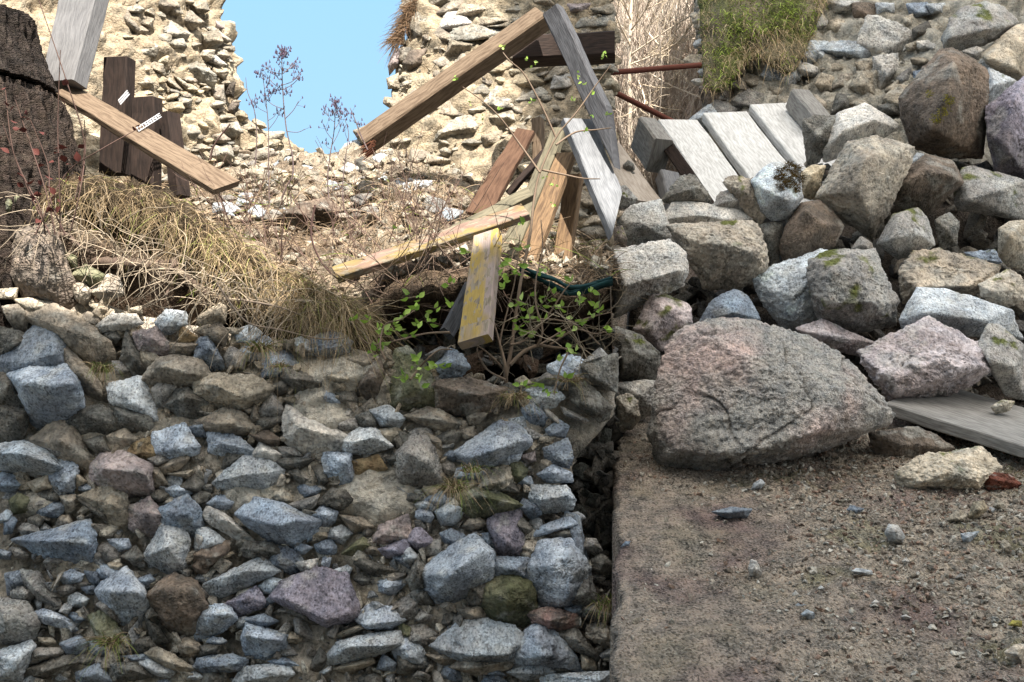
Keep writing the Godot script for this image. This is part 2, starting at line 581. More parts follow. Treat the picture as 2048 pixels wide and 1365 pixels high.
func smooth_path(pts: PackedVector3Array, per: int) -> PackedVector3Array:
	var out := PackedVector3Array()
	var n := pts.size()
	for i in n - 1:
		for k in per:
			out.append(pts[i].cubic_interpolate(pts[i + 1], pts[maxi(i - 1, 0)], pts[mini(i + 2, n - 1)], float(k) / per))
	out.append(pts[n - 1])
	return out

func blade(b: Buf, root: Vector3, dir: Vector3, length: float, droop: float, width: float, col: Color, seg := 5, curl := Vector3.ZERO) -> void:
	var prev := -1
	var side := dir.cross(Vector3(rng.randf_range(-1, 1), rng.randf_range(-.3, .3), rng.randf_range(.4, 1))).normalized()
	for i in seg + 1:
		var f := float(i) / seg
		var p := root + (dir * f + Vector3.DOWN * droop * f * f + curl * f * f) * length
		var w := width * (1.0 - f * .75) * .5
		var c := col * (1.0 + .25 * (f - .3))
		var a := b.add(p - side * w, c)
		b.add(p + side * w, c)
		if prev >= 0: b.quad(prev, a, a + 1, prev + 1)
		prev = a

func straw() -> Color:
	var c := Color(.36, .275, .17).lerp(Color(.24, .19, .13), rng.randf())
	if rng.randf() < .12: c = Color(.20, .21, .07)
	elif rng.randf() < .2: c = Color(.22, .16, .09)
	return c * rng.randf_range(.75, 1.25)

func leaf_mesh(l: float, w: float) -> ArrayMesh:           # a pointed leaf folded along its rib
	var b := Buf.new()
	var c := Color(1, 1, 1)
	var prof := [0.0, .35, .5, .42, .2, 0.0]
	for i in 6:
		var f := i / 5.0
		var z := -.12 * l * f * f
		b.add(Vector3(-prof[i] * w, l * f, z + prof[i] * w * .35), c); b.add(Vector3(0, l * f, z), c * .9); b.add(Vector3(prof[i] * w, l * f, z + prof[i] * w * .35), c)
	for i in 5:
		var k := i * 3
		b.quad(k, k + 3, k + 4, k + 1); b.quad(k + 1, k + 4, k + 5, k + 2)
	return mesh_of(b)

func scatter(called: String, mesh: Mesh, mat: Material, where: Array, tints: PackedColorArray, parent: Node = null) -> MultiMeshInstance3D:
	var mm := MultiMesh.new()
	mm.transform_format = MultiMesh.TRANSFORM_3D
	mm.use_colors = true
	mm.mesh = mesh
	mm.instance_count = where.size()
	for i in where.size():
		mm.set_instance_transform(i, where[i])
		mm.set_instance_color(i, tints[i])
	var o := MultiMeshInstance3D.new()
	o.multimesh = mm
	o.material_override = mat
	o.set_meta("kind", "stuff")
	if parent:
		o.name = called
		parent.add_child(o, true)
	else:
		o.name = numbered(called)
		add_child(o, true)
	return o

func small_stone(sd: int, level := 1) -> ArrayMesh:        # a unit stone for what lies too small to tell apart
	var pts := PackedVector3Array()
	rng.seed = 900 + sd
	for i in 11:
		pts.append(Vector3(rng.randf_range(-1, 1), rng.randf_range(-.7, .7), rng.randf_range(-.9, .9)) * .5)
	var m := rock(pts, level, .03, "g", 0.0, .06)
	var a := m.surface_get_arrays(0)
	var c: PackedColorArray = a[Mesh.ARRAY_COLOR]
	for i in c.size(): c[i] = Color.WHITE * (.9 + .2 * c[i].g)
	a[Mesh.ARRAY_COLOR] = c
	var o := ArrayMesh.new()
	o.add_surface_from_arrays(Mesh.PRIMITIVE_TRIANGLES, a)
	return o

func any_basis(s: Vector3) -> Basis:
	return Basis.from_euler(Vector3(rng.randf() * TAU, rng.randf() * TAU, rng.randf() * TAU)) * Basis.from_scale(s)

# ---------------------------------------------------------------- the scene
var FRONT: Plane
var RUIN_R: Plane
var RUIN_L: Plane
var COURSE: Plane

func _ready() -> void:
	var cam := Camera3D.new()
	cam.name = "camera"
	cam.position = EYE
	cam.fov = rad_to_deg(2.0 * atan(682.5 / F))
	cam.near = 0.05
	cam.far = 900.0
	add_child(cam)
	cam.current = true
	var env := Environment.new()
	env.background_mode = Environment.BG_SKY
	var sm := ProceduralSkyMaterial.new()
	sm.sky_top_color = Color(.040, .087, .141).linear_to_srgb()
	sm.sky_horizon_color = Color(.066, .100, .130).linear_to_srgb()
	sm.sky_curve = .25
	sm.ground_bottom_color = Color(.10, .09, .075).linear_to_srgb()
	sm.ground_horizon_color = Color(.16, .17, .17).linear_to_srgb()
	sm.sun_angle_max = 90.0
	sm.sun_curve = .8
	var sky := Sky.new()
	sky.sky_material = sm
	env.sky = sky
	env.tonemap_mode = Environment.TONE_MAPPER_LINEAR
	env.tonemap_exposure = 8.5
	env.sdfgi_enabled = true
	env.ssao_enabled = true
	env.ssil_enabled = true
	var we := WorldEnvironment.new()
	we.name = "environment"
	we.environment = env
	add_child(we)
	var sun := DirectionalLight3D.new()
	sun.name = "sun"
	sun.light_color = Color(1.0, .965, .915)
	sun.light_energy = .6
	sun.light_angular_distance = .5
	sun.shadow_enabled = true
	var to_sun := Vector3(.22, 1.1, .66).normalized()
	sun.basis = Basis.looking_at(-to_sun, Vector3.UP)
	add_child(sun)

	rng.seed = 7
	make_spheres()
	make_materials()
	FRONT = plane3(P(0, 1365, 3.7), P(1000, 1365, 3.7), P(500, 650, 4.1))
	RUIN_R = plane3(P(780, 330, 6.1), P(1230, 360, 5.7), P(1000, 0, 6.6))
	RUIN_L = plane3(P(0, 340, 5.0), P(470, 340, 6.1), P(250, 0, 5.9))
	COURSE = plane3(P(1500, 240, 7.5), P(2048, 240, 7.0), P(1800, 0, 7.9))
	for k in 5: M["small%d" % k] = small_stone(k, 3)
	ground_and_path()
	shade_blocker()
	terrace()
	hillside()
	front_wall()
	ruin_right()
	ruin_left()
	saddle()
	course_wall()
	pile()
	deck()
	timbers_left()
	timbers_right()
	trunk_and_roots()
	grasses()
	weeds()
	sapling()
	path_stones()

func ramp(d: float) -> float: return .25 * d             # height of the path at a depth

# ---------------------------------------------------------------- ground
func ground_and_path() -> void:
	var pm := PlaneMesh.new()
	pm.size = Vector2(1400, 1400)
	var gm := StandardMaterial3D.new()
	gm.albedo_color = Color(.11, .095, .07).linear_to_srgb()
	gm.roughness = 1.0
	struct_("ground", pm, gm)
	# the trodden path: earth and grit climbing towards the fallen stones
	var b := Buf.new()
	for part in 2:
		var d0 := 2.25 if part == 0 else 0.0
		var d1 := 4.95 if part == 0 else 2.25
		var st := .0125 if part == 0 else .09
		var nv := int((d1 - d0) / st) + 1
		var nu := int(4.4 / st) + 3
		var pos := PackedVector3Array(); var col := PackedColorArray()
		for j in nv:
			var d := d0 + (d1 - d0) * j / (nv - 1.0)
			for i in nu:
				var x := .1062 * d + 4.4 * maxf(i - 1, 0) / (nu - 2.0)
				var p := Vector3(x + nb.get_noise_2d(d * 3.0, 5.0) * .03 * maxf(0, 1.0 - maxf(i - 1, 0) * .2) - (.012 if i < 2 else 0.0), ramp(d) - (.012 if i == 1 else 0.0), -d)
				var grit := clampf((x - .55) * .8 + na.get_noise_2d(x * 1.4, d * 1.4) * .9, 0, 1)
				p.y += na.get_noise_2d(x * 1.1, d * 1.1) * .02 + nb.get_noise_2d(x * 7, d * 7) * .010 * (.35 + grit)
				p.y += maxf(0, nb.get_noise_2d(x * 26 + 40, d * 26)) * .016 * (.3 + grit)
				var c := Color(.325, .272, .225).lerp(Color(.40, .34, .275), grit)
				c = c.lerp(Color(.215, .155, .145), clampf(nc.get_noise_2d(x * 1.6 + 30, d * 1.6) * 1.8, 0, .8))
				c = c.lerp(Color(.17, .17, .08), clampf(nc.get_noise_2d(x * 1.9 + 80, d * 1.9) * 2.2 - .35, 0, .55) * (1.0 if x > .9 else .3))
				c = c.lerp(Color(.40, .36, .29), clampf(nb.get_noise_2d(x * 5 + 7, d * 5) * 2.0 - .3, 0, .5) * grit)
				c *= 1.0 + .22 * nb.get_noise_2d(x * 17, d * 17)
				if i == 0:
					p.y = -.05
				pos.append(p); col.append(c)
		grid_into(b, pos, col, nu, nv)
	struct_("path", mesh_of(b), M.soil)

func shade_blocker() -> void:
	# unseen walls added behind the viewer to shade the lower stones and the heap
	var t := thing("shade_blocker", "added tall pale gatehouse standing behind the viewer, its right part higher", "light_blocker", Vector3(0, 0, 2))
	var wall := StandardMaterial3D.new()
	wall.albedo_color = Color(.52, .48, .41).linear_to_srgb()
	wall.roughness = .95
	for q in [["wall", Vector3(-7, 0, 0), Vector3(1.2, 11.9, .9)], ["middle_block", Vector3(1.202, 0, -.02), Vector3(2.5, 12.3, .92)], ["step_block", Vector3(2.502, 0, -.03), Vector3(3.12, 13.1, .95)], ["tall_block", Vector3(3.122, 0, -.06), Vector3(7.4, 21.5, 1.02)]]:
		var bm := BoxMesh.new()
		bm.size = q[2] - Vector3(q[1].x, 0, q[1].z)
		obj(q[0], bm, wall, t, (q[1] + q[2]) * .5)

func bed_h(x: float, d: float) -> float:                 # the same, hollowed out under the deck
	return minf(pile_h(d), lerpf(2.2, 4.0, clampf((x - 1.75) * 2.0, 0, 1)) if d > 5.85 else 9.0)

func pile_h(d: float) -> float:                           # the slope of fallen stone
	return lut([4.2, 1.05, 4.45, 1.05, 5.47, 1.82, 6.09, 2.46, 6.55, 3.0, 7.2, 3.3, 9.0, 3.35], d)

func lip_y(x: float) -> float: return lut([-200, 420, 0, 430, 130, 440, 300, 520, 420, 585, 640, 640, 725, 650, 770, 590, 850, 565, 950, 562, 1050, 566, 1230, 578], x)

func terrace_h(xp: float, d: float) -> float:             # the ledge behind the broken wall, by bearing and depth
	var h0 := 1.6 - (lip_y(xp) - 682.5) / F * 4.3
	var f := clampf((d - 4.3) / 1.9, 0, 1)
	var h1 := 1.6 + (682.5 - lut([0, 330, 470, 330, 580, 300, 640, 312, 700, 306, 780, 300, 960, 350, 1080, 440, 1230, 480], xp)) / F * 6.2
	return lerpf(h0, h1, f * (1.15 - .15 * f)) - maxf(0, d - 6.25) * .9

func terrace() -> void:
	var b := Buf.new()
	var nu := 180; var nv := 90
	var pos := PackedVector3Array(); var col := PackedColorArray()
	for j in nv:
		var jj := maxi(j - 3, 0)
		var d := 4.28 + 3.2 * jj / (nv - 4.0)
		for i in nu:
			var xp := -640.0 + 1870.0 * i / (nu - 1.0)
			var dd := d + na.get_noise_2d(xp * .008, 3.0) * .07 * (1.0 - clampf((d - 4.3) * 3, 0, 1))
			var h := terrace_h(xp, d) + na.get_noise_2d(xp * .006, d * 2.2) * .07 + nb.get_noise_2d(xp * .02, d * 7) * .035
			if j < 3:                                     # the underside of the overhang
				h -= [.55, .17, .06][j]
				dd += [.75, .45, .02][j] if xp > 420 else [.1, .05, .0][j]
			if i == nu - 1: h = minf(h, 1.3)
			var p := P(xp, 682.5, dd); p.y = h
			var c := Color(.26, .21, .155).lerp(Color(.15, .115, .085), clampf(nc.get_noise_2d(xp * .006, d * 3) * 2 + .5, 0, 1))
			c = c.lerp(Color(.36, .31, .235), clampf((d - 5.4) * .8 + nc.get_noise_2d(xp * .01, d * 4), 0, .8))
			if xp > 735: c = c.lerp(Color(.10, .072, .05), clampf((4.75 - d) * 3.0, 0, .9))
			if j < 3: c = Color(.085, .06, .045)  # deep shade of the hollow painted into the underside colour
			pos.append(p); col.append(c)
	grid_into(b, pos, col, nu, nv)
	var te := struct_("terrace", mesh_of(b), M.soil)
	rng.seed = 19
	for kind in 5:                                        # rubble strewn over the ledge, and darker stones below it, the hollow's shade put into their tints
		var where := []; var tint := PackedColorArray()
		for i in 420:
			var xp := rng.randf_range(380, 1222)
			var d := rng.randf_range(4.4, 6.2)
			var s := lerpf(.012, .11, pow(rng.randf(), 3.0))
			var p := P(xp, 682.5, d); p.y = terrace_h(xp, d) + na.get_noise_2d(xp * .006, d * 2.2) * .07 + s * .15
			where.append(Transform3D(any_basis(Vector3(1, rng.randf_range(.5, .9), .8) * s), p))
			tint.append([Color(.38, .335, .265), Color(.30, .265, .215), Color(.26, .21, .16), Color(.42, .385, .32)][i % 4] * rng.randf_range(.7, 1.2))
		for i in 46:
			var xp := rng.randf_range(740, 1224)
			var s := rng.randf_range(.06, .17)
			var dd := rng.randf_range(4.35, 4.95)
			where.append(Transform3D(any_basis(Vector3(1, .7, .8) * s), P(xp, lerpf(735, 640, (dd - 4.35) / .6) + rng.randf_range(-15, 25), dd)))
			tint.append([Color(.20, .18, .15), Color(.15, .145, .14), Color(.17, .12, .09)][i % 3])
		scatter("rubble", M["small%d" % kind], M.granite, where, tint, te)

func hillside() -> void:
	var b := Buf.new()
	var nu := 60; var nv := 60
	var pos := PackedVector3Array(); var col := PackedColorArray()
	for j in nv:
		var d := 9.0 + 19.0 * j / (nv - 1.0)
		for i in nu:
			var x := -.03 * d + .9 * d * i / (nu - 1.0)
			var h := 2.3 + (d - 9.0) * .72 + na.get_noise_2d(x * .3, d * .3) * .9
			if j == 0: h = 0
			var c := Color(.60, .49, .42).lerp(Color(.68, .57, .50), clampf(nc.get_noise_2d(x * .5, d * .5) * 2 + .5, 0, 1))
			c = c.lerp(Color(.20, .21, .10), clampf(nc.get_noise_2d(x * .8 + 40, d * .8) * 3 - .6, 0, .7))
			pos.append(Vector3(x, h, -d)); col.append(c)
	grid_into(b, pos, col, nu, nv)
	struct_("hillside", mesh_of(b), M.soil)
	# leafless scrub growing over the slope
	for kind in 2:
		var s := Buf.new()
		rng.seed = 70 + kind
		for k in 46:
			var a := Vector3(rng.randf_range(-.25, .25), 0, rng.randf_range(-.25, .25))
			var dir := Vector3(rng.randf_range(-.8, .8), 1, rng.randf_range(-.8, .8)).normalized()
			twig(s, a, dir, rng.randf_range(.6, 1.5), .009, Color(1, 1, 1), 2)
		var where := []; var tint := PackedColorArray()
		for k in 130:
			var d := rng.randf_range(9.3, 17.0)
			var x := d * rng.randf_range(.085, .24)
			where.append(Transform3D(Basis.from_euler(Vector3(0, rng.randf() * TAU, 0)) * Basis.from_scale(Vector3.ONE * rng.randf_range(.5, 1.1)), Vector3(x, 2.3 + (d - 9) * .72 + na.get_noise_2d(x * .3, d * .3) * .9 - .1, -d)))
			tint.append(Color(.56, .495, .42).lerp(Color(.36, .285, .235), rng.randf()) * rng.randf_range(.8, 1.15))
		scatter("hillside_scrub", mesh_of(s), M.twig, where, tint)
	# one pale bare sapling stands out of it
	var t := thing("bare_tree", "slender pale bare tree behind the rusty rail, leafless on the brushy slope", "tree")
	var tb := Buf.new()
	rng.seed = 31
	var trunk := smooth_path(PackedVector3Array([P(1262, 380, 9.2), P(1260, 240, 9.25), P(1259, 120, 9.3), P(1262, 20, 9.4), P(1268, -160, 9.5)]), 6)
	tube(tb, trunk, .026, .014, 7, Color(.42, .36, .29), .08)
	obj("trunk", mesh_of(tb), M.twig, t)
	var cb := Buf.new()
	for q in [[1261, 110, 1320, 70, 1390, 25], [1262, 60, 1290, 20, 1310, -40], [1260, 90, 1240, 50, 1225, 10], [1259, 130, 1310, 110, 1350, 90], [1262, 40, 1250, 10, 1240, -30], [1268, 125, 1330, 165, 1400, 195], [1290, 60, 1340, 110, 1396, 135], [1245, 150, 1320, 120, 1392, 40], [1272, 150, 1290, 200, 1280, 215]]:
		var w := smooth_path(PackedVector3Array([P(q[0], q[1], 9.3), P(q[2], q[3], 9.15), P(q[4], q[5], 9.0)]), 5)
		tube(cb, w, .010, .005, 5, Color(.50, .43, .35))
		for k in range(2, w.size()): twig(cb, w[k], (w[k] - w[k - 1]).normalized() * .6 + Vector3(rng.randf_range(-.6, .6), rng.randf_range(-.1, .8), rng.randf_range(-.5, .5)), .35, .006, Color(.44, .37, .28), 1)
	obj("branches", mesh_of(cb), M.twig, t)

func twig(b: Buf, at: Vector3, dir: Vector3, l: float, r: float, col: Color, depth: int) -> void:
	var pts := PackedVector3Array([at])
	var d := dir.normalized()
	var p := at
	for i in 4:
		d = (d + Vector3(rng.randf_range(-1, 1), rng.randf_range(-.6, .8), rng.randf_range(-1, 1)) * .22).normalized()
		p += d * l / 4
		pts.append(p)
	tube(b, pts, r, r * .45, 3, col * rng.randf_range(.8, 1.2))
	if depth > 0:
		for k in 3:
			var i := rng.randi_range(1, 3)
			twig(b, pts[i], d + Vector3(rng.randf_range(-1, 1), rng.randf_range(-.3, .9), rng.randf_range(-1, 1)) * .9, l * rng.randf_range(.3, .55), r * .6, col, depth - 1)

# ---------------------------------------------------------------- masonry
# The core of a ruined wall: a lumpy face of mortar on plane PL, between LEFT(y) and RIGHT(y), from y0 up to TOP(x), THICK metres deep.
func core(pl: Plane, y0: float, y1: float, left: Array, right: Array, top: Array, thick: float, nu: int, nv: int, amp: float, cols: Array, cs: float, pale := [], grow_r := 0.0) -> ArrayMesh:
	var b := Buf.new()
	var pos := PackedVector3Array(); var col := PackedColorArray()
	for j in nv + 2:
		var f := clampf((j - 1) / (nv - 1.0), 0, 1)
		var yy := lerpf(y0, y1, f)
		for i in nu + 2:
			var g := clampf((i - 1) / (nu - 1.0), 0, 1)
			var x := lerpf(lut(left, yy), lut(right, yy) + grow_r + nb.get_noise_2d(yy * .018, 3.0) * 22.0, g)
			var y := lerpf(y0, maxf(y1, lut(top, x)), f)
			var p := P(x, y, depth_on(x, y, pl))
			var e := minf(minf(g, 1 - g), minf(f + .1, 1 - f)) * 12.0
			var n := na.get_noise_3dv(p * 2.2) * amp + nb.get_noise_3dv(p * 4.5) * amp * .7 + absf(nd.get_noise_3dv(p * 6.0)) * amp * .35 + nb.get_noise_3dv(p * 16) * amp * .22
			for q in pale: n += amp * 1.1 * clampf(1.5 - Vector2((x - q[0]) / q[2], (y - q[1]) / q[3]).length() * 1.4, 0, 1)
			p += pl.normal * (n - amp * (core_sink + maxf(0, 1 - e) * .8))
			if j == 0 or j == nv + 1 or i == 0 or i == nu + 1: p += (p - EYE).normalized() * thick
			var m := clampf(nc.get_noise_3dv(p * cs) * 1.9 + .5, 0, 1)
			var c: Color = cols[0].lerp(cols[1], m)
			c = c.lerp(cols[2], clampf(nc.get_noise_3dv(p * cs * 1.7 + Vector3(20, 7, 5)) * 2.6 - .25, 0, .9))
			c = c.lerp(cols[3], clampf(-n / amp * 1.6 - .3, 0, .85))  # gap shade painted in: hollows of the mortar turn darker
			for q in pale:
				c = c.lerp(Color(.72, .67, .58), clampf(1.6 - Vector2((x - q[0]) / q[2], (y - q[1]) / q[3]).length() * 1.6 + nb.get_noise_2d(x * .02, y * .02) * .6, 0, .9))
			pos.append(p); col.append(c)
	grid_into(b, pos, col, nu + 2, nv + 2)
	return mesh_of(b)

var core_sink := 1.7
var outlines := []
var bare_spots := []           # places where the mortar shows without stones
var warm_above := -1e9         # loose stones above that line are tan, those below it bluish
func add_stone(parent: Node, o: PackedVector2Array, ridge: String, tone: String, pl: Plane, sink: float, rough := .035, lean := .3, called := "stone", grow := 1.25) -> void:
	var cen := Vector2.ZERO
	for q in o: cen += q
	cen /= o.size()
	var d := depth_on(cen.x, cen.y, pl)
	var s := sqrt(poly_area(o)) / F * d
	var r := stone_points(o, ridge, d + s * sink, lean, .5, grow)
	var m := rock(r[1], level_for(sqrt(poly_area(o))), rough, tone)
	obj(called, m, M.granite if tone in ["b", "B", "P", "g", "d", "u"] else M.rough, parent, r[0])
	outlines.append(o)

func inside_any(p: Vector2, grow := 1.0) -> bool:
	for o in outlines:
		var q: PackedVector2Array = o
		if absf(q[0].x - p.x) > 200 or absf(q[0].y - p.y) > 200: continue
		if Geometry2D.is_point_in_polygon(p, q): return true
	return false

func random_outline(c: Vector2, w: float, h: float) -> PackedVector2Array:
	var o := PackedVector2Array()
	var n := rng.randi_range(5, 7)
	var tilt := rng.randf_range(-.5, .5)
	for i in n:
		var a := TAU * (i + rng.randf_range(-.3, .3)) / n
		o.append(c + (Vector2(cos(a) * w, sin(a) * h) * rng.randf_range(.4, .56)).rotated(tilt))
	return o

# Fills what the larger stones leave free: COUNT stones as parts, then LOOSE small ones as rubble.
func fill(parent: Node, pl: Plane, test: Array, count: int, smin: float, smax: float, tones: String, loose: int, lmin: float, lmax: float, tint: Array, sink := .12, flat := .68) -> void:
	var left: Array = test[0]; var right: Array = test[1]; var top: Array = test[2]
	var y0: float = test[3]; var y1: float = test[4]
	var made := 0; var tries := 0
	while made < count and tries < count * 40:
		tries += 1
		var y := rng.randf_range(y1, y0)
		var x := rng.randf_range(lut(left, y), lut(right, y))
		if y < lut(top, x): continue
		var w := lerpf(smin, smax, pow(rng.randf(), 1.8)); var h := w * rng.randf_range(flat - .2, flat + .2)
		var ok := true
		for k in [Vector2.ZERO, Vector2(w, 0) * .36, Vector2(-w, 0) * .36, Vector2(0, h) * .36, Vector2(0, -h) * .36]:
			if inside_any(Vector2(x, y) + k): ok = false; break
		for q in bare_spots:
			if Vector2((x - q[0]) / q[2], (y - q[1]) / q[3]).length() < 1.0: ok = false
		if not ok: continue
		add_stone(parent, random_outline(Vector2(x, y), w, h), "", tones[rng.randi() % tones.length()], pl, sink, .045)
		made += 1
	for kind in 5:
		var where := []; var cols := PackedColorArray()
		for i in loose / 5:
			var y := rng.randf_range(y1, y0)
			var x := rng.randf_range(lut(left, y) + 12, lut(right, y) - 14)
			if y < lut(top, x): continue
			var s := lerpf(lmin, lmax, pow(rng.randf(), 1.8))
			if inside_any(Vector2(x, y)) and (s > 12 or rng.randf() < .8): continue
			var bare := false
			for q in bare_spots:
				if Vector2((x - q[0]) / q[2], (y - q[1]) / q[3]).length() < .9 and rng.randf() < .85: bare = true
			if bare: continue
			var d := depth_on(x, y, pl)
			var p := P(x, y, d)
			var n := na.get_noise_3dv(p * 2.2) * .03
			where.append(Transform3D(any_basis(Vector3(1, rng.randf_range(.5, .9), rng.randf_range(.6, 1)) * s / F * d), p + pl.normal * (n - .03 + s / F * d * .15)))
			var c: Color = tint[rng.randi() % tint.size()]
			if warm_above > 0: c = c.lerp(Color(.44, .37, .28), clampf((warm_above - y) / 300.0 + .5 + rng.randf_range(-.4, .4), 0, .85))
			cols.append(c * rng.randf_range(.7, 1.3))
		scatter("rubble", M["small%d" % kind], M.granite, where, cols, parent)

func stones(parent: Node, pl: Plane, sink: float, list: String, lean := .3, rough := .035) -> void:
	for line in list.split("\n", false):
		var q := line.strip_edges().split("|")
		if q.size() < 3: continue
		add_stone(parent, pairs(q[1]), q[2] if q.size() > 2 else "", q[0].strip_edges(), pl, sink, rough, lean)

func front_wall() -> void:
	rng.seed = 41
	core_sink = .75
	gain = 1.22
	outlines.clear()
	var t := thing("rubble_wall", "broken rubble wall of grey and bluish stones in crumbling pale mortar, in the shade", "wall", Vector3.ZERO)
	var left := [-200, -560, 1600, -560]
	var right := [400, 1250, 700, 1232, 780, 1152, 870, 1112, 960, 1136, 1050, 1168, 1130, 1205, 1200, 1240, 1600, 1262]
	var top := [-200, 540, 130, 575, 250, 615, 450, 655, 560, 668, 640, 674, 760, 705, 880, 730, 1000, 765, 1100, 745, 1250, 700]
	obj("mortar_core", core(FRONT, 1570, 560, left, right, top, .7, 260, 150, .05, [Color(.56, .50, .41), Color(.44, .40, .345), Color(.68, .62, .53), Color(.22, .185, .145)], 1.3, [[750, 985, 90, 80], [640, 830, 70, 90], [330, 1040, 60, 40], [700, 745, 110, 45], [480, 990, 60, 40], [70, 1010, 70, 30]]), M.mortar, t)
	obj("shade_painted_recess", core(plane3(P(1100, 1365, 4.2), P(1240, 1365, 4.25), P(1170, 700, 4.7)), 1500, 690, [0, 1090, 1600, 1090], [0, 1244, 900, 1244, 1600, 1262], [0, 690, 2000, 690], .3, 24, 60, .06, [Color(.075, .07, .06), Color(.05, .047, .04), Color(.10, .10, .095), Color(.03, .025, .02)], 2.0), M.mortar, t)  # crevice shade painted in with near-black mortar colours
	for kind in 4:                                       # stones behind the broken corner, shade painted into their dark tints
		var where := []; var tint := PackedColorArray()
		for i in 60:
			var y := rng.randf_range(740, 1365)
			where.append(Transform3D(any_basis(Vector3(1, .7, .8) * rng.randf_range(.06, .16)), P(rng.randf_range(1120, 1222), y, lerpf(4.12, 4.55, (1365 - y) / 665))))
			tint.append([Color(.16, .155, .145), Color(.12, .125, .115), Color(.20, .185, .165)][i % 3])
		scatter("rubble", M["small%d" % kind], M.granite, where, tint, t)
	tile(0, 600, 3.546)
	stones(t, FRONT, -.16, """
	b|25,430 240,220 380,210 430,330 520,560 350,480 150,480 25,520|380,380,.25 150,465,.3
	t|205,130 370,45 540,130 745,290 800,420 760,560 520,370 410,200|480,220,.2
	t|400,250 470,330 640,520 800,720 795,780 680,700 530,600 430,440|560,520,.25
	B|110,560 290,455 445,470 525,585 560,760 500,870 330,910 280,900 200,760|120,575,.42 520,592,.4 330,640,.42
	d|-60,540 95,565 235,860 150,880 -60,760|60,600,.2
	d|-60,780 20,778 165,805 175,870 140,1020 0,1035 -60,1000|150,820,.3
	d|500,870 570,780 700,765 790,800 830,900 700,960 580,975|640,830,.3
	d|795,760 900,770 1050,820 1070,920 960,945 850,900|900,830,.3
	P|790,620 1000,570 1140,870 1100,870 960,760 810,735|960,740,.3
	d|905,220 1050,505 940,525 860,420|930,400,.15
	p|960,250 1110,210 1190,320 1190,400 1130,410 1000,350|1080,280,.3
	w|1000,375 1090,385 1130,425 1060,500 1010,430|1070,430,.2
	P|1110,160 1180,80 1300,100 1310,170 1220,230 1150,240|1160,190,.3
	o|1280,180 1390,270 1330,300 1270,300|1320,230,.3
	t|1190,310 1400,320 1330,390 1200,400|1290,330,.3
	t|1020,580 1130,430 1250,410 1400,440 1454,520 1440,590 1250,620 1060,590|1150,470,.3 1330,520,.3
	g|1080,640 1140,585 1240,620 1180,760 1100,750|1150,650,.3
	d|1190,750 1250,650 1330,640 1454,730 1430,820 1300,830|1320,690,.35
	t|250,1010 430,880 520,930 680,1180 650,1260 520,1160 540,1090 420,1130|440,1010,.25
	g|250,1020 360,1030 535,1090 500,1140 370,1130|400,1080,.3
	t|770,970 880,920 960,990 900,1050 800,1050|870,980,.3
	d|590,1000 720,980 780,1080 700,1110|
	o|880,1110 960,1020 1050,990 1100,1090 1020,1150|1000,1080,.2
	B|1100,1080 1110,960 1300,900 1390,1040 1370,1100 1230,1130|1230,1060,.3
	b|1340,910 1454,860 1454,970 1370,960|
	P|-60,1050 180,1025 300,1080 430,1190 350,1260 200,1230 -60,1180|150,1090,.4 330,1150,.35 20,1090,.3
	B|350,1280 430,1140 520,1160 540,1220 510,1365 370,1365|
	p|660,1190 720,1110 860,1095 1030,1180 1050,1365 780,1365 670,1300|740,1200,.3 1020,1230,.35
	g|1050,1130 1140,1100 1190,1140 1100,1190|
	t|1130,1190 1230,1140 1290,1090 1330,1130 1250,1210 1170,1240|
	w|1200,1235 1360,1210 1330,1270|
	d|1280,1330 1380,1240 1440,1310 1400,1365|
	t|1040,1190 1120,1200 1180,1300 1080,1330|
	w|530,1220 610,1290 540,1340|
	w|200,1300 330,1250 360,1330 250,1365|
	t|20,60 120,45 190,100 180,220 120,220 60,140|
	d|-40,200 150,240 190,290 60,410 -40,410|
	W|690,190 800,110 940,110 985,170 890,210 730,230|850,170,.2""")
	tile(400, 600, 3.546)
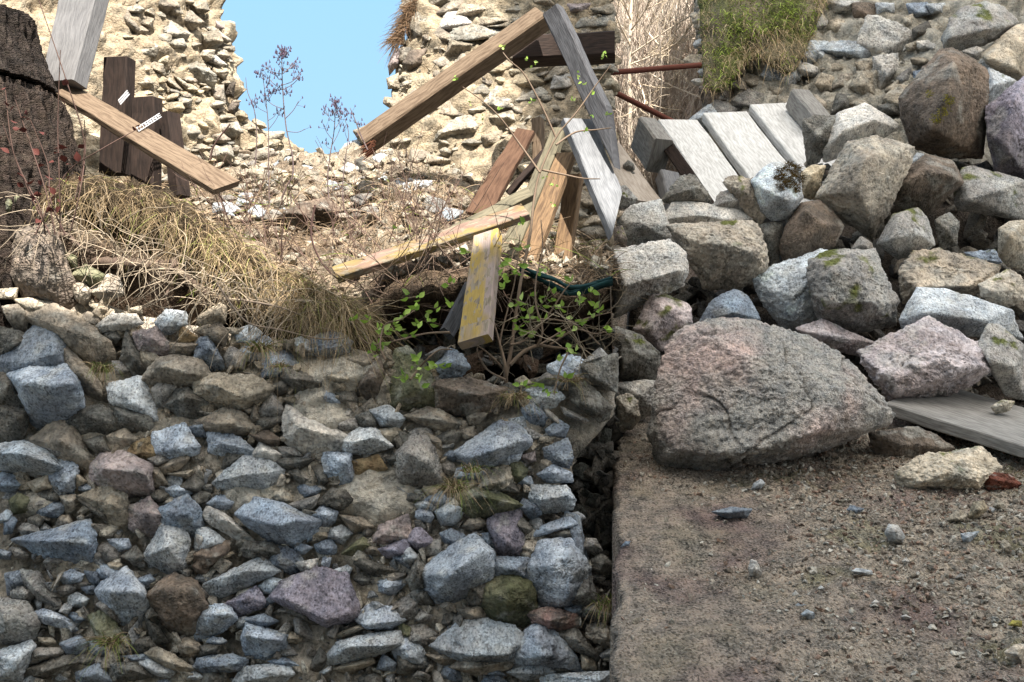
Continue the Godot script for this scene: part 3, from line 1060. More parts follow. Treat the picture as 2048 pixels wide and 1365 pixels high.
	stones(t, FRONT, -.16, """
	w|0,120 130,35 175,60 165,160 60,190 0,170|130,90,.3
	b|0,290 60,275 150,430 160,480 60,490 -30,420|60,340,.3
	t|20,230 130,165 190,230 170,320 80,300|
	w|195,200 300,205 295,245 220,240|
	g|180,400 220,340 320,400 300,490 200,480|
	w|0,570 110,545 350,550 480,620 420,700 260,785 60,720 0,660|110,610,.3 300,700,.3
	d|495,620 590,575 640,600 620,650 540,690|
	d|600,560 620,490 700,520 880,560 860,640 780,700 680,650|640,560,.3 850,580,.3
	g|430,790 510,660 590,790 570,830 450,850|510,760,.3
	d|395,850 560,830 590,860 500,910 430,930|
	t|670,730 760,690 800,740 810,830 740,850 690,790|740,740,.3
	B|800,720 880,600 980,730 860,800|900,690,.3
	W|620,860 640,780 800,850 1000,960 1020,1060 880,1100 730,1100 630,1010|700,900,.25 880,950,.2
	g|930,860 1090,850 1110,910 1000,960 950,930|1000,890,.3
	d|1110,830 1200,800 1245,870 1240,920 1140,920|
	n|1100,640 1200,480 1270,440 1300,540 1280,680 1200,710|1200,560,.35
	t|1050,420 1180,390 1210,440 1110,530|
	w|850,520 1000,470 1100,550 1080,620 900,600|
	P|1220,790 1340,760 1440,840 1400,900 1290,890|
	P|1010,1000 1130,925 1240,930 1340,1040 1200,1080 1040,1090|1100,1010,.35 1240,975,.38
	t|0,860 200,775 300,820 370,920 200,970 0,920|200,880,.35
	B|70,960 110,940 260,980 370,1070 330,1110 160,1100 80,1080|150,1020,.25
	d|160,1190 190,1090 300,1100 220,1200|
	W|385,1100 430,1015 570,1105 530,1150 420,1140|450,1070,.3
	P|130,1290 310,1130 480,1160 560,1220 500,1330 330,1340 180,1340|300,1240,.25
	d|550,1150 620,1120 800,1130 700,1200 570,1200|
	B|880,1100 1060,1110 1075,1290 1000,1330 900,1230|1030,1150,.3
	g|560,1050 660,1050 720,1110 580,1120|
	d|800,1190 870,1185 910,1280 850,1330|
	d|620,1230 690,1200 770,1300 720,1320|
	d|1370,980 1454,950 1454,1070 1400,1060|
	t|320,780 390,760 410,800 350,820|
	n|360,960 480,930 560,990 540,1050 430,1010|
	d|1310,1120 1400,1100 1410,1160 1350,1170|
	o|1090,1150 1250,1110 1310,1200 1120,1250|1180,1180,.08""")
	tile(800, 600, 3.546)
	stones(t, FRONT, -.16, """
	m|-20,400 60,370 150,460 250,640 240,760 60,775 -80,760|100,620,.3
	n|250,610 480,560 620,620 720,640 620,780 480,820 300,770|400,640,.3 560,680,.3
	t|60,830 200,770 280,790 430,880 300,950 200,890|250,850,.35
	t|480,830 540,800 610,810 560,880 490,880|
	B|430,1070 700,890 800,905 890,1000 880,1040 700,1160 540,1185 450,1120|510,1120,.36 870,1000,.3 690,1060,.4
	g|0,1100 100,990 210,990 250,1100 300,1290 240,1320 0,1320|60,1090,.35 190,1160,.4
	B|690,1140 740,1080 860,1075 840,1130 760,1200|
	m|760,1230 790,1165 850,1160 895,1210 870,1290 790,1290|
	b|870,780 950,730 1040,840 1020,900 920,900|960,800,.3
	g|1020,770 1060,790 1190,900 1140,900 1050,830|
	d|1220,640 1330,600 1480,760 1460,830 1400,850 1330,780 1230,720|
	g|1270,460 1410,350 1460,400 1350,440|
	d|1300,470 1525,400 1525,640 1350,580|
	P|1170,470 1230,425 1275,460 1250,520 1190,520|
	g|970,580 1040,520 1110,550 1090,600|
	d|600,590 680,535 720,560 700,590|
	b|270,460 360,360 430,400 480,480 400,560 300,540|360,450,.3
	g|190,390 280,340 340,350 270,440|
	b|1040,920 1130,860 1190,900 1160,970 1060,960|
	p|860,1110 950,1080 960,1140 900,1160|
	b|1030,1060 1180,1000 1220,1110 1190,1180 1060,1150|
	B|990,1240 1090,1180 1200,1230 1210,1290 1060,1290|
	g|1150,760 1230,800 1330,850 1290,870 1180,820|
	B|420,1200 520,1180 600,1230 560,1280 400,1260|
	w|600,1240 760,1250 770,1290 620,1280|
	t|430,930 520,900 530,970 460,990|
	t|180,940 290,1000 300,1080 240,1060|
	d|-10,940 70,960 60,1030 -10,1070|
	d|690,1300 790,1285 840,1365 700,1365|""")
	tile(0, 975, 3.546)
	stones(t, FRONT, -.16, """
	m|70,100 130,50 215,90 210,160 100,185|
	w|580,75 770,0 880,70 905,200 880,290 780,250 700,150|800,130,.3
	d|540,80 650,110 760,180 780,260 660,180|
	p|920,160 1060,90 1140,200 1130,290 1080,350 940,290|1050,190,.25
	b|1140,170 1320,75 1400,160 1430,310 1340,360 1150,280|1300,190,.25
	P|1040,490 1160,290 1270,310 1330,380 1310,580 1200,590|1180,430,.42 1270,540,.2
	b|140,380 400,350 600,260 650,380 640,540 470,500 350,490|400,380,.3 620,400,.2
	b|30,250 90,215 115,240 80,320 30,330|
	B|770,375 900,370 920,430 830,460|
	d|870,490 960,420 1020,500 960,540|
	g|160,610 280,620 430,840 400,855 270,790 190,700|
	B|420,630 500,590 580,620 560,670 460,690|
	b|600,600 690,610 700,690 640,700|
	B|705,740 760,680 890,600 1000,720 1040,830 960,980 870,970 820,800 720,790|760,740,.34 1000,745,.34 880,740,.4
	g|690,840 760,790 815,850 845,960 780,930|
	n|1060,800 1150,700 1240,650 1370,690 1440,850 1390,1030 1260,1060 1180,960|1150,720,.3 1370,720,.25 1290,900,.3
	b|970,660 1060,620 1090,660 1030,740|
	g|-60,800 180,830 260,960 220,1080 -60,1080|
	B|240,900 330,875 450,920 540,1010 450,1000 300,960|400,930,.3
	b|430,1110 560,1060 610,1110 580,1200 480,1180|
	g|180,1280 230,1150 400,1150 430,1180 260,1240|
	P|-60,1200 200,1110 230,1150 170,1290 150,1365 -60,1365|
	d|200,1290 480,1200 560,1240 400,1340 200,1360|
	w|1050,1190 1130,1150 1240,1200 1360,1280 1300,1330 1200,1290|
	b|880,1200 1030,1185 1050,1220 930,1235|
	P|960,1240 1060,1225 1230,1310 1190,1350 1100,1330|
	m|640,930 750,900 880,1070 820,1140 700,1080|
	d|1020,920 1130,1000 1190,1090 1090,1110|
	d|780,1260 960,1250 1060,1340 800,1385|
	b|550,1320 700,1250 780,1385 560,1385|
	n|1370,560 1454,460 1480,620 1390,600|
	W|1390,340 1454,310 1454,430 1400,440|
	b|40,620 140,600 160,680 60,760|
	t|430,70 530,60 530,150 470,190|""")
	tile(400, 975, 3.546)
	stones(t, FRONT, -.16, """
	W|40,220 70,155 200,220 360,370 290,385 210,340 90,270|200,240,.3
	P|-20,300 60,300 180,390 80,400 -30,470|
	n|-30,480 100,400 200,400 180,470 60,560 -10,610|
	B|300,200 420,95 560,130 700,190 810,240 780,330 680,410 560,390 400,290|480,260,.36 700,235,.36 580,280,.38
	g|620,130 840,60 800,140 740,190|
	d|840,110 940,20 1040,30 1090,90 1000,160|
	B|800,200 870,140 970,180 950,240 870,300|
	d|310,440 340,395 500,400 570,480 460,520 330,490|
	w|110,490 220,460 235,475 150,520|
	P|60,680 400,515 520,610 420,620 300,590 180,760 80,780|300,600,.3
	W|680,540 830,510 810,590 720,590|
	d|800,590 860,500 875,610|
	u|550,790 620,700 820,600 1010,640 1090,880 1060,930 880,965 760,900|600,790,.2 890,950,.3 1050,900,.2
	d|550,800 690,840 860,970 800,970 640,900|
	u|210,820 390,720 450,800 430,850 270,910|300,800,.3
	b|450,810 560,720 640,700 560,790 470,850|
	B|-30,930 70,840 200,860 240,940 160,1010 -20,1090|90,900,.3 200,900,.3
	b|310,940 450,905 540,950 440,1000|
	B|310,1080 340,980 440,1010 590,1050 580,1130 450,1220 340,1180|330,1050,.36 575,1085,.34 450,1080,.4
	w|590,1010 720,1060 700,1100 600,1100|
	g|670,950 720,930 830,1080 760,1090 680,1030|
	B|1130,940 1200,850 1340,860 1430,940 1330,1000 1180,990|1180,980,.3 1340,960,.34
	P|900,1220 1000,1110 1160,1060 1370,1040 1390,1120 1260,1180 1100,1210 920,1260|1060,1130,.34 1320,1130,.3
	B|1370,1160 1454,1070 1520,1120 1454,1250 1400,1240|
	d|740,1310 850,1150 900,1210 860,1310|
	b|0,1220 200,1190 310,1230 280,1300 60,1310 -20,1280|
	P|260,1385 340,1280 600,1260 640,1330 560,1385|
	b|500,1240 600,1210 740,1280 640,1290|
	b|1260,1290 1300,1190 1385,1250 1370,1300|
	w|950,1290 1200,1210 1220,1250 1080,1320|
	P|850,1310 920,1270 930,1300 860,1340|
	d|1110,550 1130,500 1380,590 1250,640|
	p|1200,420 1290,280 1454,210 1490,360 1330,360|1290,340,.3
	u|1280,440 1454,370 1490,480 1330,500|
	m|1010,470 1150,360 1200,420 1100,480|
	b|1370,500 1454,470 1500,590|
	t|1000,200 1140,220 1230,280 1090,320|
	g|540,1180 650,1150 680,1190 560,1210|
	d|0,1130 130,1120 120,1180 0,1200|
	w|930,1060 1000,1040 1160,960 1140,1010 990,1070|""")
	tile(800, 975, 3.546)
	stones(t, FRONT, -.16, """
	P|940,80 960,0 1170,5 1220,90 1200,150 1000,180|1000,90,.34 1190,60,.3
	m|420,60 550,20 700,50 830,130 660,200 540,220 470,160|560,60,.3 800,120,.2
	u|640,260 720,190 850,190 820,280 800,350 870,420 860,490 740,490 680,420|
	d|800,260 850,200 940,300 890,350|
	B|950,350 1000,280 1180,215 1240,270 1180,290 1080,290 1010,340|
	b|1180,220 1280,260 1380,800 1340,860 1300,560 1240,330|
	B|940,600 1010,430 1200,415 1310,580 1290,740 1200,820 1090,855 1020,820 1010,720|1200,460,.2 1060,560,.2 1190,780,.25 1250,600,.2
	g|1290,560 1340,600 1390,800 1340,860 1200,830 1270,740|
	B|190,610 400,420 520,375 640,490 630,650 490,680 370,840 240,790|365,630,.45 590,455,.25 480,520,.4
	d|480,680 640,655 600,790 580,850 490,820|
	b|640,550 660,510 890,510 930,680 650,650|800,580,.3
	m|592,800 640,700 710,655 800,645 890,690 935,750 940,850 900,940 830,985 700,970 620,920|800,720,.25 760,830,.3 680,760,.25
	u|50,370 110,300 150,300 235,390 130,440|130,400,.3
	b|290,330 360,300 450,340 430,400 330,400|
	b|560,340 630,330 665,420 620,450|
	P|-10,420 60,430 130,500 100,540 -10,540|
	d|60,650 130,500 190,600 180,740 80,720|
	P|280,1120 440,980 560,955 760,1000 840,1070 780,1230 580,1240 420,1220|560,1060,.15 500,1200,.3 760,1200,.3
	t|380,1280 480,1215 640,1240 780,1230 750,1290 560,1330|
	B|780,1210 920,1020 1010,980 1130,1080 1210,1190 1260,1290 1000,1240 880,1260|960,1060,.2 1010,1200,.38
	r|930,890 1050,860 1230,900 1250,980 1100,1040 960,960|
	d|1110,1050 1250,1010 1390,1190 1380,1230 1230,1150|
	P|780,1310 980,1240 1080,1310 900,1370|
	P|1050,1330 1500,1310 1500,1385 1040,1385|
	P|-10,1080 60,1070 150,1150 200,1270 150,1290 60,1190 -10,1210|
	d|-10,1200 60,1180 160,1280 40,1320 -10,1310|
	t|190,1190 330,1190 420,1230 330,1280|
	w|1290,1190 1370,1230 1390,1290 1300,1290|
	b|850,150 880,90 990,120 990,190 930,220|
	t|190,1070 300,1060 260,1110|
	b|620,1330 690,1290 750,1340|
	m|0,960 70,1000 80,1070 -10,1050|
	d|1090,1270 1180,1260 1200,1310 1110,1310|
	t|420,870 580,850 600,920 470,970|""")
	tile(0, 340, 3.4125)
	stones(t, FRONT, -.1, """
	n|110,480 170,450 360,445 420,600 490,780 500,930 470,970 330,920 180,850 110,720|220,480,.2 350,560,.3 300,800,.25
	m|500,720 590,660 700,720 690,790 640,820|
	t|630,830 740,720 810,750 830,840 740,900|
	t|495,790 570,780 615,830 590,930 520,880|
	m|-60,100 25,60 80,90 135,170 100,380 60,460 -60,460|60,240,.3
	m|430,560 520,600 520,680 480,690|
	w|-20,820 110,810 100,880 -20,880|
	w|110,890 210,880 350,920 270,970 190,970|
	w|880,950 960,930 970,990|""")
	tile(0, 0, 1)
	bare_spots = [[750, 985, 75, 70], [330, 1045, 45, 35], [690, 740, 90, 35], [480, 985, 45, 35]]
	warm_above = 880.0
	fill(t, FRONT, [[0, 0, 1600, 0], right, top, 1375, 600], 100, 34, 84, "gbdBwgbPdt", 3600, 5, 60, [Color(.46, .42, .36), Color(.36, .34, .31), Color(.62, .58, .50), Color(.40, .42, .44), Color(.27, .25, .225)], .05)
	bare_spots = []
	gain = 1.0
	warm_above = -1e9
	fill(t, FRONT, [[0, -540, 1600, -540], [0, -60, 1600, -60], top, 1480, 480], 14, 60, 130, "gbdBwgbPdt", 900, 10, 60, [Color(.34, .32, .28), Color(.26, .25, .235), Color(.50, .47, .41)], -.1)

func ruin_right() -> void:
	rng.seed = 52
	core_sink = .2
	gain = .78
	outlines.clear()
	var t := thing("ruined_wall", "tall sunlit ruined wall of layered grey stones behind the leaning timbers, blue sky at its side", "wall")
	var left := [-120, 785, 5, 800, 60, 812, 95, 784, 160, 782, 210, 776, 230, 758, 270, 728, 300, 700, 340, 700, 420, 720]
	var right := [-120, 1228, 420, 1228, 620, 1228]
	var top := [0, -110, 1300, -110]
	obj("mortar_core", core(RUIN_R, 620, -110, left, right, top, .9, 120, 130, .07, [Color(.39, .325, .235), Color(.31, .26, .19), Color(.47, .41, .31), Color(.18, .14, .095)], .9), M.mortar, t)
	tile(760, 0, 3.4125)
	stones(t, RUIN_R, .02, """
	W|420,190 460,95 560,90 630,160 600,180 490,220|480,175,.35 600,160,.25
	l|480,270 530,200 640,180 880,200 860,230 700,265 590,280|
	w|455,380 490,280 640,290 620,350 560,400|500,300,.35 620,305,.3
	w|540,100 590,30 740,25 800,90 690,125|
	w|650,170 700,120 870,110 890,150 760,180|
	l|870,70 940,40 1040,70 960,110|
	w|740,180 900,140 910,190|
	t|330,230 400,195 490,240 470,320 370,300|
	w|190,150 280,80 380,130 340,230 220,320|
	t|280,240 330,220 350,300 290,310|
	t|120,400 150,330 210,330 170,440|
	n|165,430 200,360 310,340 270,430 190,510|
	p|60,440 100,350 140,340 120,430 70,500|
	w|50,540 120,510 130,600 60,600|
	w|720,290 740,240 850,230 800,280|
	w|910,130 1040,100 1000,150 920,170|
	l|1340,190 1390,130 1580,100 1580,180|
	w|1450,60 1580,30 1600,100 1480,90|
	p|1290,90 1290,30 1440,25 1400,90|
	w|1120,550 1200,460 1280,440 1290,490 1190,540|
	W|1180,600 1200,520 1300,510 1350,570 1280,600|
	l|630,640 700,580 800,640 690,680|
	l|720,700 800,600 920,640 980,720 780,760|
	t|420,770 470,700 560,720 640,790 470,800|
	t|680,540 770,500 790,570 740,590|
	l|380,970 420,860 590,800 670,850 640,920 500,930|430,900,.25 630,870,.3
	l|550,830 650,800 660,860 560,870|
	w|700,930 820,900 840,980 720,1000|
	w|820,930 890,910 880,960|
	w|450,1270 540,1250 560,1300 470,1290|
	w|530,1280 600,1240 640,1320 600,1360|
	w|20,1250 60,1180 170,1180 130,1280|
	t|200,1100 220,1020 340,1050 260,1160|
	w|310,1110 340,1060 470,1090 440,1120|
	l|110,1300 130,1240 300,1240 350,1330 130,1380|
	w|220,950 230,890 300,900 320,950|
	l|1450,470 1580,430 1620,490|
	w|760,800 900,760 930,830 820,850|
	l|930,680 1090,600 1140,640 1030,720|
	t|370,420 430,390 500,450 410,470|
	t|510,440 560,360 600,400 560,450|
	l|160,680 230,610 260,640 180,700|
	t|250,630 320,570 340,610 290,650|
	b|380,510 480,470 470,520|
	W|440,1510 540,1430 570,1540 500,1550|
	w|1040,820 1120,780 1180,830 1080,850|
	w|1430,1650 1500,1640 1550,1710 1450,1710|
	w|1340,1710 1440,1710 1400,1760|
	l|1450,1810 1550,1760 1600,1870 1480,1870|
	w|1330,1830 1410,1820 1420,1880|
	w|1130,1690 1200,1680 1200,1730|
	W|1110,1910 1170,1900 1160,1950|
	w|1340,1930 1430,1910 1420,1960|
	l|1380,1570 1480,1540 1560,1620 1420,1640|
	w|1480,650 1580,620 1600,740 1500,720|
	t|60,760 180,720 120,790|
	w|870,880 960,850 1030,900 900,910|
	l|960,360 1080,330 1120,400 1000,420|""", .45, .05)
	tile(0, 0, 1)
	fill(t, RUIN_R, [left, right, top, 560, 0], 150, 22, 74, "wlltccwlt", 1500, 4, 26, [Color(.37, .325, .25), Color(.29, .26, .21), Color(.43, .385, .31), Color(.35, .32, .265), Color(.20, .17, .13)], .06, .5)
	# dark turf hanging off the top corner
	var b := Buf.new()
	rng.seed = 5
	for i in 520:
		var f := rng.randf()
		var x := lerpf(835, 795, f) + rng.randf_range(-9, 9); var y := lerpf(-10, 88, f)
		var d := depth_on(x, y, RUIN_R) - .12 + rng.randf_range(0, .15)
		blade(b, P(x, y, d), Vector3(rng.randf_range(-1.1, .1), rng.randf_range(-.8, .4), rng.randf_range(-.2, .5)).normalized(), rng.randf_range(.06, .15), .5, .005, Color(.10, .065, .04) * rng.randf_range(.6, 1.6), 4)
	obj("turf", mesh_of(b), M.grass, t).set_meta("kind", "stuff")

func ruin_left() -> void:
	rng.seed = 63
	outlines.clear()
	var t := thing("ruined_wall", "sunlit cream ruined wall with a smooth plaster streak, behind the diagonal brown plank", "wall")
	var left := [-120, -520, 620, -520]
	var right := [-120, 424, 0, 428, 40, 440, 70, 452, 95, 460, 130, 466, 170, 470, 195, 466, 215, 480, 240, 505, 262, 540, 285, 572, 300, 590, 420, 620]
	obj("mortar_core", core(RUIN_L, 560, -110, left, right, [0, -110, 900, -110], .8, 190, 130, .08, [Color(.46, .385, .28), Color(.36, .30, .22), Color(.52, .45, .34), Color(.22, .17, .115)], .9, [], 27.0), M.mortar, t)
	tile(0, 0, 3.4125)
	stones(t, RUIN_L, .02, """
	t|820,110 870,80 940,190 920,240 840,150|
	l|1060,170 1120,120 1280,220 1250,270 1130,240|
	w|880,300 990,270 1060,320 1050,390 930,370|
	l|1200,470 1240,430 1330,420 1450,510 1440,600 1370,530 1240,500|1340,460,.2
	t|1230,310 1290,280 1360,300 1310,350|
	w|1340,400 1390,350 1460,345 1440,400 1380,420|
	W|1410,420 1470,380 1540,440 1500,450|
	t|1440,600 1520,590 1530,700 1480,720 1450,660|
	n|1550,760 1580,700 1630,710 1600,790|
	w|1450,800 1480,780 1600,800 1500,830|
	l|1400,1060 1420,1000 1560,1000 1580,1070 1500,1110|
	w|1120,540 1160,530 1240,610 1200,620|
	w|1160,490 1300,590 1260,600|
	w|950,400 1100,440 1120,520 1040,470|
	l|1390,190 1460,190 1570,270 1530,290|
	p|1470,140 1530,190 1480,215|
	w|940,150 960,110 1040,130 1030,190|
	w|970,50 1040,60 1050,110 970,90|
	w|1450,460 1550,490 1530,540 1460,500|
	n|1540,570 1600,570 1590,660 1540,650|
	t|1290,960 1380,990 1330,980|
	w|1040,220 1160,240 1160,310 1080,280|
	w|1360,240 1480,210 1510,280 1400,330|
	t|1290,430 1390,440 1440,520|
	w|1630,860 1700,830 1760,880 1680,900|
	w|1560,880 1640,890 1600,950|
	t|1220,130 1300,80 1380,150 1300,200|
	w|1100,30 1200,10 1240,90 1140,110|
	w|1300,20 1400,0 1420,70 1340,90|
	l|1180,660 1300,680 1280,740 1180,720|
	c|1560,1150 1660,1120 1700,1190 1600,1220|
	w|1480,1260 1600,1240 1640,1300 1520,1330|""", .35, .05)
	tile(0, 0, 1)
	fill(t, RUIN_L, [[-120, 235, 100, 250, 300, 260, 420, 330], right, [0, -60, 900, -60], 400, 0], 120, 20, 66, "wlctwlct", 1200, 3, 20, [Color(.43, .37, .28), Color(.35, .295, .225), Color(.48, .425, .335), Color(.25, .21, .155)], .08, .5)

func saddle() -> void:
	rng.seed = 74
	outlines.clear()
	var t := thing("collapsed_wall", "low sunlit stretch of collapsed stones bridging the gap between the two ruins", "wall")
	var pl := plane3(P(400, 330, 6.0), P(900, 330, 6.0), P(650, 420, 5.2))
	tile(400, 0, 3.4125)
	stones(t, pl, -.32, """
	P|510,1130 560,1080 640,1080 630,1200 580,1180|
	w|420,1110 440,1010 500,1030 480,1110|
	w|530,1040 600,1020 630,1060 540,1080|
	t|220,1020 330,1060 320,1100 230,1070|
	P|60,1060 100,1000 210,1050 200,1130|
	t|750,1140 780,1080 850,1090 830,1170|
	W|960,1160 1010,1120 1080,1150 1070,1220 980,1190|
	P|970,1040 1000,990 1110,950 1120,1060 1060,1090|
	d|1060,1110 1110,1080 1170,1180 1110,1220 1080,1200|
	w|600,1240 650,1210 730,1230 720,1260|
	P|1250,1200 1280,1175 1390,1190 1380,1250|
	t|370,960 430,940 430,1000|
	t|480,1130 580,1170 560,1230|
	c|90,1250 190,1240 180,1310 100,1300|
	w|640,1060 720,1040 760,1100 680,1130|
	t|860,1080 950,1050 960,1120 880,1150|
	w|330,1170 420,1150 470,1240 360,1260|
	P|1180,1080 1260,1040 1300,1120 1210,1160|
	n|510,1520 650,1420 740,1400 760,1510 620,1560|560,1450,.2 700,1460,.3
	n|690,1400 860,1365 950,1440 940,1500 770,1510|800,1420,.35
	t|600,1220 700,1200 730,1230 620,1250|
	w|490,1370 590,1340 680,1410 560,1420|
	P|1330,1250 1350,1230 1560,1240 1530,1320 1340,1340|
	B|1080,1340 1160,1340 1170,1360 1090,1370|
	w|1540,1350 1638,1400 1638,1440 1560,1390|
	w|200,1270 300,1260 300,1320 210,1330|""", .5, .05)
	tile(0, 0, 1)
	fill(t, pl, [[300, 520, 420, 440], [300, 760, 420, 900], [0, 312, 900, 312], 440, 312], 120, 18, 64, "wctPwgt", 900, 3, 13, [Color(.52, .45, .34), Color(.42, .36, .27), Color(.30, .25, .18)], -.3, .6)

func course_wall() -> void:
	rng.seed = 85
	core_sink = .35
	gain = 1.0
	outlines.clear()
	var t := thing("masonry_wall", "rough masonry wall with white mortar above the timber deck, its end overgrown with grass", "wall")
	var left := [-60, 1385, 60, 1392, 130, 1400, 200, 1408, 330, 1410]
	obj("mortar_core", core(COURSE, 330, -120, left, [0, 2750, 900, 2750], [0, -120, 3000, -120], .9, 200, 80, .10, [Color(.52, .49, .42), Color(.40, .37, .31), Color(.60, .58, .52), Color(.15, .14, .11)], .8), M.mortar, t)
	tile(1630, 0, 3.33)
	stones(t, COURSE, .0, """
	W|320,280 370,130 430,130 560,190 640,240 560,290 540,480 410,400|430,330,.1
	W|400,400 540,380 540,470 440,600 405,640|
	n|260,30 400,30 400,120 340,160 270,110|
	P|415,25 520,25 520,80 420,95|
	B|620,30 740,25 770,90 650,110|
	P|750,30 860,25 850,80 780,90|
	w|590,120 650,100 650,180 600,190|
	d|660,200 750,150 800,260 670,260|
	W|690,280 840,270 850,330 760,365 700,320|
	w|610,300 690,270 690,330 620,340|
	w|650,390 800,380 780,430 660,430|
	b|660,480 760,470 700,540 660,560|
	w|280,420 390,400 400,480 300,490|
	w|240,580 290,490 400,490 410,640 330,670|
	t|110,590 180,500 240,500 220,600|
	w|10,560 50,500 120,520 130,620 60,630|
	P|0,350 60,330 100,400 40,430|
	d|110,760 150,640 230,640 230,760|
	w|240,690 300,660 350,690 270,730|
	d|430,710 560,670 580,770 440,760|
	g|550,520 640,450 640,540 570,590|
	w|470,600 550,540 560,620 490,640|
	t|600,600 690,570 660,620|
	t|0,640 70,690 70,780 -20,770|""", .1, .05)
	tile(1230, 0, 3.329)
	stones(t, COURSE, .0, """
	P|1000,500 1060,400 1220,390 1230,500 1160,580 1090,580|
	P|1210,330 1290,285 1400,290 1400,420 1250,430|
	n|580,590 600,560 760,570 770,680 600,720|
	w|760,680 840,620 920,640 900,680|
	t|780,560 850,520 900,600 820,610|
	d|530,60 600,60 590,160 540,170|
	P|560,480 640,430 740,500 650,550|
	w|1030,580 1120,590 1090,640 1040,640|""", .1, .05)
	tile(0, 0, 1)
	fill(t, COURSE, [left, [0, 2700, 900, 2700], [0, 5, 1690, 5, 2050, 5], 245, 0], 110, 40, 104, "wPWwtgW", 500, 4, 20, [Color(.45, .42, .36), Color(.55, .53, .48), Color(.25, .23, .19)], .05, .6)
	# the turf that has crept over the wall's end
	var eb := Buf.new()
	var pos := PackedVector3Array(); var col := PackedColorArray()
	for j in 40:
		for i in 50:
			var f := j / 39.0; var g := i / 49.0
			var y := lerpf(-130, lerpf(175, 120, g) + 25 * sin(g * 9.0), f)
			var x := lerpf(lerpf(1386, 1404, f), lerpf(1720, 1600, f), g)
			var d := depth_on(x, y, COURSE) - .30 * sin(PI * clampf(g * .9 + .06, 0, 1)) * (.4 + .6 * sin(PI * clampf(f, 0, 1))) - .06 + na.get_noise_2d(x * .01, y * .01) * .1
			if i == 0 or i == 49 or j == 39: d += .35
			pos.append(P(x, y, d) + Vector3(0, nb.get_noise_2d(x * .03, y * .03) * .03, 0)); col.append(Color(.27, .235, .15).lerp(Color(.15, .165, .06), clampf(nc.get_noise_2d(x * .01, y * .01) * 2 + .4, 0, 1)))
	grid_into(eb, pos, col, 50, 40)
	obj("turf_bank", mesh_of(eb), M.soil, t)
	var gb := Buf.new()
	for i in 4200:
		var k := rng.randi_range(1, 38) * 50 + rng.randi_range(1, 48)
		var p := pos[k] + Vector3(rng.randf_range(-.03, .03), rng.randf_range(-.03, .03), .0)
		var green := nc.get_noise_3dv(p * 1.7) * 2.2 + rng.randf_range(-.5, .5) > .2
		var c := Color(.27, .34, .075) * rng.randf_range(.6, 1.4) if green else straw() * 1.6
		blade(gb, p, Vector3(rng.randf_range(-.7, .5), rng.randf_range(-.5, .9), rng.randf_range(.4, 1)).normalized(), rng.randf_range(.03, .08) if green else rng.randf_range(.04, .15), .5 if green else .9, .008 if green else .0042, c, 5)
	obj("dry_grass", mesh_of(gb), M.grass, t).set_meta("kind", "stuff")

func loose_stone(label: String, tone: String, moss: float, o: String, ridge: String, dz := 0.0, rough := .032, category := "stone", called := "stone", thick := .55) -> Node3D:
	var pts := pairs(o)
	var cen := Vector2.ZERO
	for q in pts: cen += q
	cen /= pts.size()
	var d := -dz if dz < -1.0 else 4.30 + (900.0 - cen.y) / 650.0 * 2.1 + dz
	var s := sqrt(poly_area(pts))
	var r := stone_points(pts, ridge, d + s / F * d * .1, .45, thick)
	var lv := level_for(s)
	gain = 1.6 if tone != "W" and tone != "n" and tone != "k" else 1.34 if tone == "W" else 1.2 if tone != "k" else 1.4
	var m := rock(r[1], 6 if s > 300 else 5 if s > 120 else lv, rough, tone, moss, .03)
	gain = 1.0
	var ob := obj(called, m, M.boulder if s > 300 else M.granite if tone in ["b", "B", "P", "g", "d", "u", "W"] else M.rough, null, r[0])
	tag(ob, label, category, "stones of the fallen heap")
	return ob

